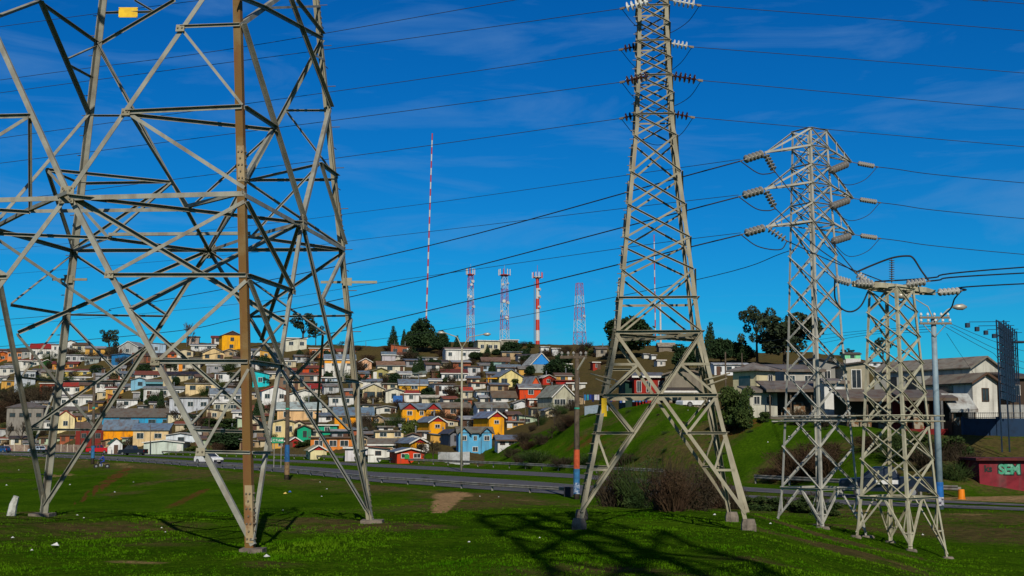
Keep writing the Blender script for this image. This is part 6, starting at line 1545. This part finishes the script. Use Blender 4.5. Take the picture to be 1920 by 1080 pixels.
z = P(1763, 598, 60.5).z-b.z; dx = P(1750, 598, 60.5).x-b.x; m = MB(); m.tube([(0, 0, -.2), (dx*.5, 0, z*.5), (dx, 0, z)], [.165, .145, .12], 14); obj('shaft', m, PBL, t, smooth=True)
z0, z1 = P(1763, 932, 60.5).z-b.z, P(1763, 904, 60.5).z-b.z; m = MB(); m.tube([(dx*z0/z, 0, z0), (dx*z1/z, 0, z1)], .175, 14); obj('blue_band', m, bandm('strongblue', '#1d6bb8'), t)
z0, z1 = P(1763, 948, 60.5).z-b.z, P(1763, 932, 60.5).z-b.z; m = MB(); m.tube([(dx*z0/z, 0, z0), (dx*z1/z, 0, z1)], .176, 14); obj('white_band', m, mat('flaking_white_band', C('#d0d0d4', .8), .8, col2=C('#5a4a6a', .6), scale=7, lo=.5, hi=.6), t)
for y_, x0, x1 in ((596, 1722, 1778), (607, 1722, 1782)):
    p0, p1 = P(x0, y_, 60.5)-b, P(x1, y_, 60.5)-b; m = MB(); m.box((p0.x, -.22, p0.z-.05), (p1.x, -.12, p0.z+.05)); obj('cross_arm', m, BOLT, t)
    for j in range(5): x = p0.x+(p1.x-p0.x)*(.05+.9*j/4); m = MB(); m.lathe([(.03, 0), (.03, .05), (.07, .06), (.06, .14), (.02, .18)], 8, c=(x, -.17, p0.z+.05)); obj('pin_insulator', m, PORC_W, t)
for s in (-1, 1): p1 = P(1750, 607, 60.5)-b; m = MB(); m.tube([(dx, -.14, p1.z-.65), (dx+s*.55, -.17, p1.z-.04)], .022, 5); obj('arm_brace', m, STEEL, t)
for i, (xa, ya, xb, yb_) in enumerate(((1782, 607, 1960, 668), (1782, 612, 1960, 690), (1760, 606, 1950, 700))): wire('thin service wire sloping down right from the blue banded pole, number %s from the top' % ['one', 'two', 'three'][i] if 0 else ['upper', 'middle', 'lower'][i]+' thin service wire sloping down right from the blue banded pole', [P(xa, ya, 60.5), P((xa+xb)/2, (ya+yb_)/2+5, 64), P(xb, yb_, 70), P(xb+500, yb_+120, 80)], r=.012)
for i, (ya, yb_) in enumerate(((612, 640), (617, 655), (622, 668))): wire(['upper', 'middle', 'lower'][i]+' thin service wire running left from the blue banded pole', [P(1745, ya, 60.5), P(1600, ya+10, 80), P(1430, yb_, 130)], r=.012)
w0 = wire('service wire slanting from the blue banded pole to the long white building', [P(1775, 625, 60.5), P(1798, 660, 85), P(1826, 700, 116)], r=.012)
# bare frame of a billboard seen edge on, with lamp arms
NAVY = mat('navy_steel', C('#20364c', .85), .6, .2, col2=C('#162536', .8))
b = P(1886, 790, 88); b.z = TZ(b.x, b.y); t = thing('billboard_frame', 'dark blue lattice billboard frame seen edge on, with lamps on long arms', 'billboard', b, 0)
cf = [P(1868, 600, 84), P(1894, 632, 93)]; zt = [c.z-b.z for c in cf]; xa, xb = cf[0].x-b.x, cf[1].x-b.x; ya, yb_ = cf[0].y-b.y, cf[1].y-b.y
zbot = P(1880, 752, 88).z-b.z
for i in range(7):
    f_ = i/6; x, y = xa+(xb-xa)*f_, ya+(yb_-ya)*f_; z1 = zt[0]+(zt[1]-zt[0])*f_*.0; m = MB(); m.tube([(x, y, zbot if 0 < i < 6 else -.3), (x, y, z1)], .05, 4); m.tube([(x+.55, y+.15, zbot if 0 < i < 6 else -.3), (x+.55, y+.15, z1)], .05, 4); obj('upright', m, NAVY, t)
    for j in range(9): zq = zbot+(z1-zbot)*j/9; m = MB(); m.tube([(x, y, zq), (x+.55, y+.15, zq+(z1-zbot)/9)], .028, 3); obj('truss_web', m, NAVY, t)
for j in range(12):
    zq = zbot+(zt[0]-zbot)*j/11; m = MB(); m.tube([(xa, ya, zq), (xb, yb_, zq)], .04, 4); obj('rail', m, NAVY, t)
m = MB(); n_ = Vector((yb_-ya, -(xb-xa), 0)).normalized()
for j in range(10):
    z0, z1 = zbot+(zt[0]-zbot)*j/10+.03, zbot+(zt[0]-zbot)*(j+1)/10-.03; m.add([(xa+.1, ya, z0), (xb+.1, yb_, z0), (xb+.1, yb_, z1), (xa+.1, ya, z1), (xa+.16, ya, z0), (xb+.16, yb_, z0), (xb+.16, yb_, z1), (xa+.16, ya, z1)], [(0, 3, 2, 1), (4, 5, 6, 7), (0, 1, 5, 4), (1, 2, 6, 5), (2, 3, 7, 6), (3, 0, 4, 7)])
obj('back_panel', m, NAVY, t)
m = MB(); m.box((xb-.1, yb_-1.2, zt[0]-.9), (xb+.9, yb_, zt[0]-.8)); obj('walkway', m, NAVY, t)
for i in range(4):
    f_ = i/3; x, y = xa+(xb-xa)*f_, ya+(yb_-ya)*f_; z1 = zt[0]-.1; m = MB(); ln = 1.9-.25*i; m.tube([(x+.9, y, z1), (x-ln, y-.2, z1-.05)], .02, 4); m.box((x-ln-.22, y-.35, z1-.42), (x-ln+.02, y-.05, z1-.12)); obj('lamp_arm', m, NAVY, t)
# ------------------------------------------------------------------ vehicles
def vehicle(name, label, loc, rz, L_, W_, prof, cab, paint, kind='car', sill=.22, group='vehicles on and beside the road', tail=True):
    """body from a side profile (x along the car, z up), cabin on top with glass"""
    t = thing(name, label, 'car' if kind == 'car' else 'pickup', loc, rz, group); hw = W_/2
    bm_ = bmesh.new(); n = len(prof); vs = []
    for y, s in ((-hw, 1.0), (-hw*.93, 1.0), (hw*.93, 1.0), (hw, 1.0)):
        inset = 0 if abs(y) < hw*.95 else .05
        zm = max(p[1] for p in prof); vs.append([bm_.verts.new((x*(1-.02*(inset > 0)), y, z-(inset*.9 if z > sill+.3 else 0)+(inset*.8 if z <= sill+.05 else 0))) for x, z in prof])
    for a, b in zip(vs, vs[1:]):
        for i in range(n): bm_.faces.new([a[i], a[(i+1) % n], b[(i+1) % n], b[i]])
    bm_.faces.new(vs[0]); bm_.faces.new(vs[-1][::-1]); bmesh.ops.recalc_face_normals(bm_, faces=bm_.faces)
    me_ = bpy.data.meshes.new('body'); bm_.to_mesh(me_); bm_.free(); me_.materials.append(paint); o = bpy.data.objects.new('body', me_); COL.objects.link(o); o.parent = t
    m = MB(); x0, x1, x2, x3, zb, zt_ = cab; iw = hw*.80; ow = hw*.94
    lo = [(x0, -ow, zb), (x3, -ow, zb), (x3, ow, zb), (x0, ow, zb)]; hi = [(x1, -iw, zt_), (x2, -iw, zt_), (x2, iw, zt_), (x1, iw, zt_)]
    m.add(lo+hi, [(0, 1, 5, 4), (1, 2, 6, 5), (2, 3, 7, 6), (3, 0, 4, 7)]); obj('cabin_glass', m, GLASS, t)
    m = MB(); m.add([(x1-.04, -iw-.02, zt_), (x2+.04, -iw-.02, zt_), (x2+.04, iw+.02, zt_), (x1-.04, iw+.02, zt_), (x1+.06, -iw+.06, zt_+.06), (x2-.06, -iw+.06, zt_+.06), (x2-.06, iw-.06, zt_+.06), (x1+.06, iw-.06, zt_+.06)], [(0, 1, 5, 4), (1, 2, 6, 5), (2, 3, 7, 6), (3, 0, 4, 7), (4, 5, 6, 7), (3, 2, 1, 0)]); obj('car_roof', m, paint, t)
    for (a, b) in ((0, 0), (1, 1), (2, 2), (3, 3)):
        m = MB(); m.tube([Vector(lo[a])*1.003, Vector(hi[b])*1.003], .045, 4); obj('roof_pillar', m, paint, t)
    for s in (-1, 1): m = MB(); xm = (x1+x2)/2; m.tube([(xm, s*(ow+.005), zb), (xm, s*(iw+.005), zt_)], .04, 4); obj('roof_pillar', m, paint, t)
    for x in (-L_*.31, L_*.31):
        for s in (-1, 1):
            m = MB(); m.tube([(x, s*(hw-.18), .31), (x, s*(hw+.015), .31)], .31, 16); wh = obj('wheel', m, TYRE, t); m = MB(); m.tube([(x, s*(hw+.012), .31), (x, s*(hw+.03), .31)], .19, 12); obj('rim', m, RIM, wh)
    for s in (-1, 1):
        m = MB(); m.box((L_/2-.06, s*hw*.72-.17, .55), (L_/2+.015, s*hw*.72+.17, .70)); obj('headlight', m, mat('headlight_glass', (.7, .7, .66), .1), t)
        m = MB(); m.box((-L_/2-.015, s*hw*.8-.11, .60), (-L_/2+.05, s*hw*.8+.11, .88)); obj('tail_light', m, mat('tail_light_red', C('#b01510', .8), .2), t)
    m = MB(); m.box((L_/2-.05, -hw*.93, .26), (L_/2+.05, hw*.93, .50)); obj('bumper', m, mat('dark_bumper', (.02, .022, .03), .6), t)
    m = MB(); m.box((-L_/2-.05, -hw*.93, .26), (-L_/2+.05, hw*.93, .50)); obj('bumper', m, mat('dark_bumper', (.02, .022, .03), .6), t)
    m = MB(); m.box((L_/2+.02, -.26, .32), (L_/2+.055, .26, .43)); obj('number_plate', m, FRAME_W, t)
    return t
HATCH = [(-1.85, .25), (1.9, .25), (1.9, .62), (1.78, .76), (.95, .90), (-1.75, .92), (-1.88, .70)]
PICK = [(-2.55, .35), (2.5, .35), (2.5, .80), (2.4, .98), (1.2, 1.08), (-.55, 1.08), (-.56, 1.12), (-2.55, 1.12)]
def paintm(n, h, k=.85): return mat('car_paint_'+n, C(h, k), .3, spec=.6)
wp = P(391, 868, 158); wp.z = EYE-3.4+.03
vehicle('parked_car' if 0 else 'white_hatchback', 'white hatchback driving along the motorway below the pylon', wp, math.radians(-38), 3.75, 1.6, HATCH, (-1.7, -1.35, .25, .95, .90, 1.36), paintm('white', '#e8e8e6'))
g = ground(249, 853.5); vehicle('pickup_truck', 'black double cab pickup parked on the roadside at the left', g, math.radians(168), 5.1, 1.85, PICK, (-.55, -.35, .75, 1.35, 1.08, 1.72), paintm('black', '#1b1f2a'), 'pickup')
g = ground(186, 850); vehicle('pickup_truck', 'red pickup partly hidden behind the blue footed pole', g, math.radians(172), 4.9, 1.8, PICK, (-.55, -.35, .75, 1.35, 1.08, 1.65), paintm('red', '#c0161c'), 'pickup')
g = ground(69, 849); vehicle('parked_car', 'pale blue white car parked by the low plank wall', g, math.radians(150), 3.8, 1.65, HATCH, (-1.7, -1.35, .25, .95, .90, 1.36), paintm('paleblue', '#b9cad8'))
g = ground(2, 849); vehicle('parked_car', 'dark blue car cut off by the left edge of the picture', g, math.radians(160), 3.9, 1.65, HATCH, (-1.7, -1.35, .25, .95, .90, 1.36), paintm('blue', '#1f4f86'))
p = P(1660, 934, 72.0); p.z = TZ(p.x, p.y)+.02; vehicle('pickup_truck', 'dark navy pickup with a white load on the road behind the short tower', p, math.radians(166), 4.6, 1.75, PICK, (-.75, -.5, .6, 1.25, 1.08, 1.62), paintm('navy', '#101a2c'), 'pickup')
m = MB(); m.box((-1.4, -.7, .0), (1.3, .7, .28)); o = obj('load_sacks', m, mat('white_sack', C('#dcdcd8', .8), .9, bump=1, bscale=4)); o.location = p+Vector((.2, -.85, .75)); 
tag(o, 'white sacks on the navy pickup behind the short tower', 'sacks'); o.scale = (.7, .25, .8)
g = P(1305, 764, 130); g.z = TZ(g.x, g.y); vehicle('parked_car', 'white car on the grass knoll behind the right leg of the middle pylon', g, math.radians(200), 3.6, 1.6, HATCH, (-1.7, -1.35, .25, .95, .90, 1.36), paintm('white', '#e8e8e6'))
# kiosk with the little white gables by the roadside
g = ground(217, 851); t = thing('roadside_kiosk', 'white roadside kiosk with a green roof and two pointed gables beside the black pickup', 'kiosk', g, math.radians(22)); kk = g.y/F
m = MB(); m.box((-1.2, 0, -.4), (1.2, 2.4, 2.0)); m.face([(-1.2, -.001, 2.0), (1.2, -.001, 2.0), (0, -.001, 3.0)]); obj('wall', m, wallm('#e8e8e4'), t)
m = MB()
for s in (-1, 1): slab(m, [(s*1.5, -.35, 1.78), (0, -.35, 3.06), (0, 3.6, 3.06), (s*1.5, 3.6, 1.78)], .1)
obj('roof', m, roofm('#2a6a4a'), t)
m = MB(); m.box((-1.6, -.9, -.4), (-.9, -.2, 1.2)); m.face([(-1.7, -.95, 1.2), (-.8, -.95, 1.2), (-1.25, -.95, 1.7)]); obj('small_porch', m, FRAME_W, t)
m = MB(); m.box((-.4, -.04, -.1), (.4, .0, 1.75)); obj('door', m, FRAME_B, t)
# red painted hut with graffiti
b = P(1838, 927, 77); b.z = TZ(b.x, b.y)-.05; t = thing('painted_hut', 'red painted flat hut with green graffiti at the right edge', 'hut', b, math.radians(-3)); kk = 77/F
Wd, Hh = 150*kk, 53*kk; m = MB(); m.box((0, 0, -.5), (Wd, 3, Hh-.28)); obj('wall', m, mat('red_plaster', C('#962232', .62), .85, col2=C('#6a1820', .6), scale=1.2, lo=.45, hi=.7, stain=((.16, .10, .09), 1.2, .5, .75, .5)), t)
m = MB(); m.box((-.25, -.3, Hh-.28), (Wd, 3.3, Hh-.12)); obj('roof', m, mat('red_roof_edge', C('#6d2424', .6), .85, col2=C('#231a18', .6), scale=1.5), t)
def text_mesh(body, size, mt, name, parent, loc, off=0.0, ext=.004, rot=(math.pi/2, 0, 0), sx=1.0, sp=1.0):
    cu = bpy.data.curves.new('lettering', 'FONT'); cu.body = body; cu.size = size; cu.offset = off; cu.extrude = ext; cu.resolution_u = 3; cu.space_character = sp; cu.align_x = 'LEFT'
    o = bpy.data.objects.new('lettering', cu); COL.objects.link(o); dg_ = bpy.context.evaluated_depsgraph_get(); me_ = bpy.data.meshes.new_from_object(o.evaluated_get(dg_)); bpy.data.objects.remove(o); me_.materials.clear(); me_.materials.append(mt)
    r = bpy.data.objects.new(name, me_); COL.objects.link(r); r.parent = parent; r.location = loc; r.rotation_euler = rot; r.scale = (sx, 1, 1); return r
text_mesh('SEM', .78, mat('graffiti_dark', C('#132a24', .8), .8), 'graffiti_outline', t, (35*kk, -.012, Hh*.38), off=.10, ext=.003, sp=.92)
text_mesh('SEM', .78, mat('graffiti_green', C('#3f9a78', .8), .8, col2=C('#8fb9a8', .8), scale=3), 'graffiti', t, (35*kk, -.022, Hh*.38), off=.035, ext=.004, sp=.92)
text_mesh('ks', .55, mat('graffiti_dark', C('#132a24', .8), .8), 'graffiti_tag', t, (9*kk, -.012, Hh*.45), off=.02)
# green road sign with an arrow
b = P(520, 872, 138); b.z = TZ(b.x, b.y); t = thing('road_sign', 'green motorway sign with white lettering and an arrow, left of the blue banded pole', 'sign', b, 0); kk = 138/F; z0, z1 = P(520, 831, 138).z-b.z, P(520, 820, 138).z-b.z; hw = 11*kk
for s in (-.6, .6): m = MB(); m.tube([(s*hw, 0, -.3), (s*hw, 0, z1)], .05, 6); obj('post', m, STEEL, t)
m = MB(); m.box((-hw, -.09, z0), (hw, -.05, z1)); obj('sign_panel', m, mat('sign_green', C('#13895a', .9), .5), t)
text_mesh('C.Tubul', .34, FRAME_W, 'lettering', t, (-hw*.86, -.094, z0+.2), ext=.003, off=.006)
m = MB(); cx, cz = hw*.68, (z0+z1)/2; m.prism([(-.16, -.05), (.0, -.05), (.0, -.14), (.17, 0), (.0, .14), (.0, .05), (-.16, .05)], Vector((cx, -.094, cz)), Vector((cx, -.1, cz)), Vector((1, 0, 0)), Vector((0, 0, 1))); obj('arrow', m, FRAME_W, t)
# rider on a motorbike
rp0 = P(191, 868, 150); rp0.z = TZ(rp0.x, rp0.y)
t = thing('motorbike', 'small dark motorbike at the roadside under the rider in blue', 'motorbike', rp0, math.radians(200))
for x in (-.62, .62): m = MB(); m.tube([(x, -.05, .3), (x, .05, .3)], .3, 16); wh = obj('wheel', m, TYRE, t); m = MB(); m.tube([(x, -.06, .3), (x, .06, .3)], .12, 10); obj('rim', m, RIM, wh)
m = MB(); m.tube([(-.62, 0, .3), (-.2, 0, .55), (.35, 0, .8), (.62, 0, .3)], .05, 6); obj('frame', m, BOLT, t)
m = MB(); m.tube([(-.05, 0, .80), (.15, 0, .86), (.38, 0, .80)], [.10, .15, .08], 8); obj('fuel_tank', m, paintm('navy', '#101a2c'), t)
m = MB(); m.box((-.65, -.12, .74), (-.05, .12, .82)); obj('saddle', m, TYRE, t)
m = MB(); m.tube([(.40, -.35, 1.05), (.42, 0, 1.0), (.40, .35, 1.05)], .02, 5); m.tube([(.42, 0, 1.0), (.62, 0, .3)], .03, 5); obj('handlebar', m, BOLT, t)
m = MB(); m.box((-.1, -.14, .28), (.28, .14, .58)); obj('engine', m, RIM, t)
def skin_person(name, label, loc, rz, joints, edges, mt, group=None):
    me_ = bpy.data.meshes.new(name); me_.from_pydata([j[:3] for j in joints], edges, []); o = bpy.data.objects.new(name, me_); COL.objects.link(o)
    md = o.modifiers.new('skin', 'SKIN'); md.use_smooth_shade = True
    for i, j in enumerate(joints): me_.skin_vertices[0].data[i].radius = (j[3], j[4] if len(j) > 4 else j[3])
    me_.skin_vertices[0].data[0].use_root = True; o.modifiers.new('sub', 'SUBSURF').levels = 1; o.modifiers['sub'].render_levels = 1
    dg_ = bpy.context.evaluated_depsgraph_get(); m2_ = bpy.data.meshes.new_from_object(o.evaluated_get(dg_)); bpy.data.objects.remove(o)
    m2_.materials.clear()
    for q in mt: m2_.materials.append(q)
    for p_ in m2_.polygons:
        z = sum(m2_.vertices[v].co.z for v in p_.vertices)/len(p_.vertices); x = sum(m2_.vertices[v].co.x for v in p_.vertices)/len(p_.vertices)
        p_.material_index = 0 if z > 1.47 or (x > .30 and z > .98 and z < 1.12) else (1 if z > .86 else 2)
    o = bpy.data.objects.new(name, m2_); COL.objects.link(o); o.location = loc; o.rotation_euler = (0, 0, rz); return tag(o, label, 'person', group)
J = [(-.30, 0, .92, .15, .13), (-.22, 0, 1.15, .15, .12), (-.13, 0, 1.38, .17, .11), (-.09, 0, 1.50, .06), (-.05, 0, 1.62, .10), (-.04, 0, 1.72, .085),
     (-.10, -.20, 1.38, .065), (.10, -.27, 1.18, .05), (.36, -.30, 1.06, .04), (-.10, .20, 1.38, .065), (.10, .27, 1.18, .05), (.36, .30, 1.06, .04),
     (-.22, -.11, .86, .10), (.16, -.18, .76, .08), (.02, -.16, .40, .06), (.12, -.16, .32, .045), (-.22, .11, .86, .10), (.16, .18, .76, .08), (.02, .16, .40, .06), (.12, .16, .32, .045)]
E_ = [(0, 1), (1, 2), (2, 3), (3, 4), (4, 5), (2, 6), (6, 7), (7, 8), (2, 9), (9, 10), (10, 11), (0, 12), (12, 13), (13, 14), (14, 15), (0, 16), (16, 17), (17, 18), (18, 19)]
SKIN = mat('skin', C('#a8775a', .8), .6); pr = skin_person('person', 'rider in blue clothes and a dark helmet on the small motorbike', rp0, math.radians(200), J, E_, [SKIN, mat('blue_jacket', C('#1b3a9a', .9), .8), mat('blue_trousers', C('#20356f', .9), .85)])
m = MB(); m.lathe([(.05, -.10), (.13, -.06), (.15, .04), (.12, .13), (.05, .17)], 12, c=(-.045, 0, 1.66)); obj('helmet', m, paintm('black', '#1b1f2a'), pr, smooth=True)
# leaning white marker post and scattered rubbish on the grass
g = ground(21, 967); t = thing('concrete_post', 'leaning whitish concrete post stub in the grass at the left edge', 'post', g, 0); m = MB()
m.tube([(-.02, 0, -.1), (.03, 0, .22), (.09, 0, .40)], [.10, .085, .06], 7); obj('shaft', m, mat('white_washed_concrete', C('#c9c9c0', .8), .9, col2=C('#6d6d66', .8), scale=6, bump=.6, bscale=20), t)
rr = random.Random(9)
def litter(px, py, s, h, lab):
    g = ground(px, py); m = MB(); n_ = 7; vs = [(s*math.cos(6.283*j/n_)*rr.uniform(.6, 1.2), s*math.sin(6.283*j/n_)*rr.uniform(.4, .9), rr.uniform(0, .2)*s) for j in range(n_)]+[(rr.uniform(-.2, .2)*s, rr.uniform(-.2, .2)*s, s*rr.uniform(.6, 1.0))]
    m.add(vs, [(j, (j+1) % n_, n_) for j in range(n_)]+[tuple(range(n_-1, -1, -1))]); o = obj('paper_scrap', m, mat('litter_'+h[1:], C(h, .8), .7)); o.location = g+Vector((0, 0, .03)); tag(o, lab, 'scrap', 'scraps of rubbish on the grass')
litter(535, 927, .13, '#e0c060', 'yellow crumpled bag lying on the embankment grass'); litter(544, 924, .12, '#2255a8', 'blue crumpled bag beside the yellow one on the embankment')
litter(104, 1027, .08, '#d8d8d4', 'crumpled white paper in the near grass at the left'); litter(500, 1048, .05, '#c9c9c4', 'white scrap beside the rusty leg footing')
for px, py in ((35, 882), (12, 911), (131, 910), (215, 924), (145, 969), (157, 974), (310, 1001), (303, 993), (531, 958), (470, 915), (613, 918), (603, 932), (900, 932), (935, 933), (1232, 950), (1340, 968), (1445, 985), (1510, 930), (24, 1012), (60, 1036), (600, 905), (880, 1020), (1012, 1012), (1730, 1005), (250, 905), (1600, 850), (1480, 820), (1440, 830), (1290, 770), (1260, 790)):
    litter(px, py, rr.uniform(.018, .032)*(ground(px, py).y/22)**.8, '#d2d2cc', 'small pale scrap of rubbish lying on the grass')
# ------------------------------------------------------------------ another pylon, outside the picture behind the camera: its shadow lies on the near grass
cx5, cy5 = 5.3, -8.5
T5 = Lat('lattice_pylon', 'lattice pylon outside the picture whose broad shadow falls on the near grass', cx5, cy5, math.radians(38), [(0, 2.4), (10, 1.6), (18, 1.15), (23, 1.0), (28, .85)], GRP, STEEL, .22, .12)
T5.legs(28, foot=True)
for i, (a, b) in enumerate(zip([.1, 6, 11, 15, 18.5, 22, 25], [6, 11, 15, 18.5, 22, 25, 28])): T5.X(a, b, hz=(i in (3, 6)), wd=.12)
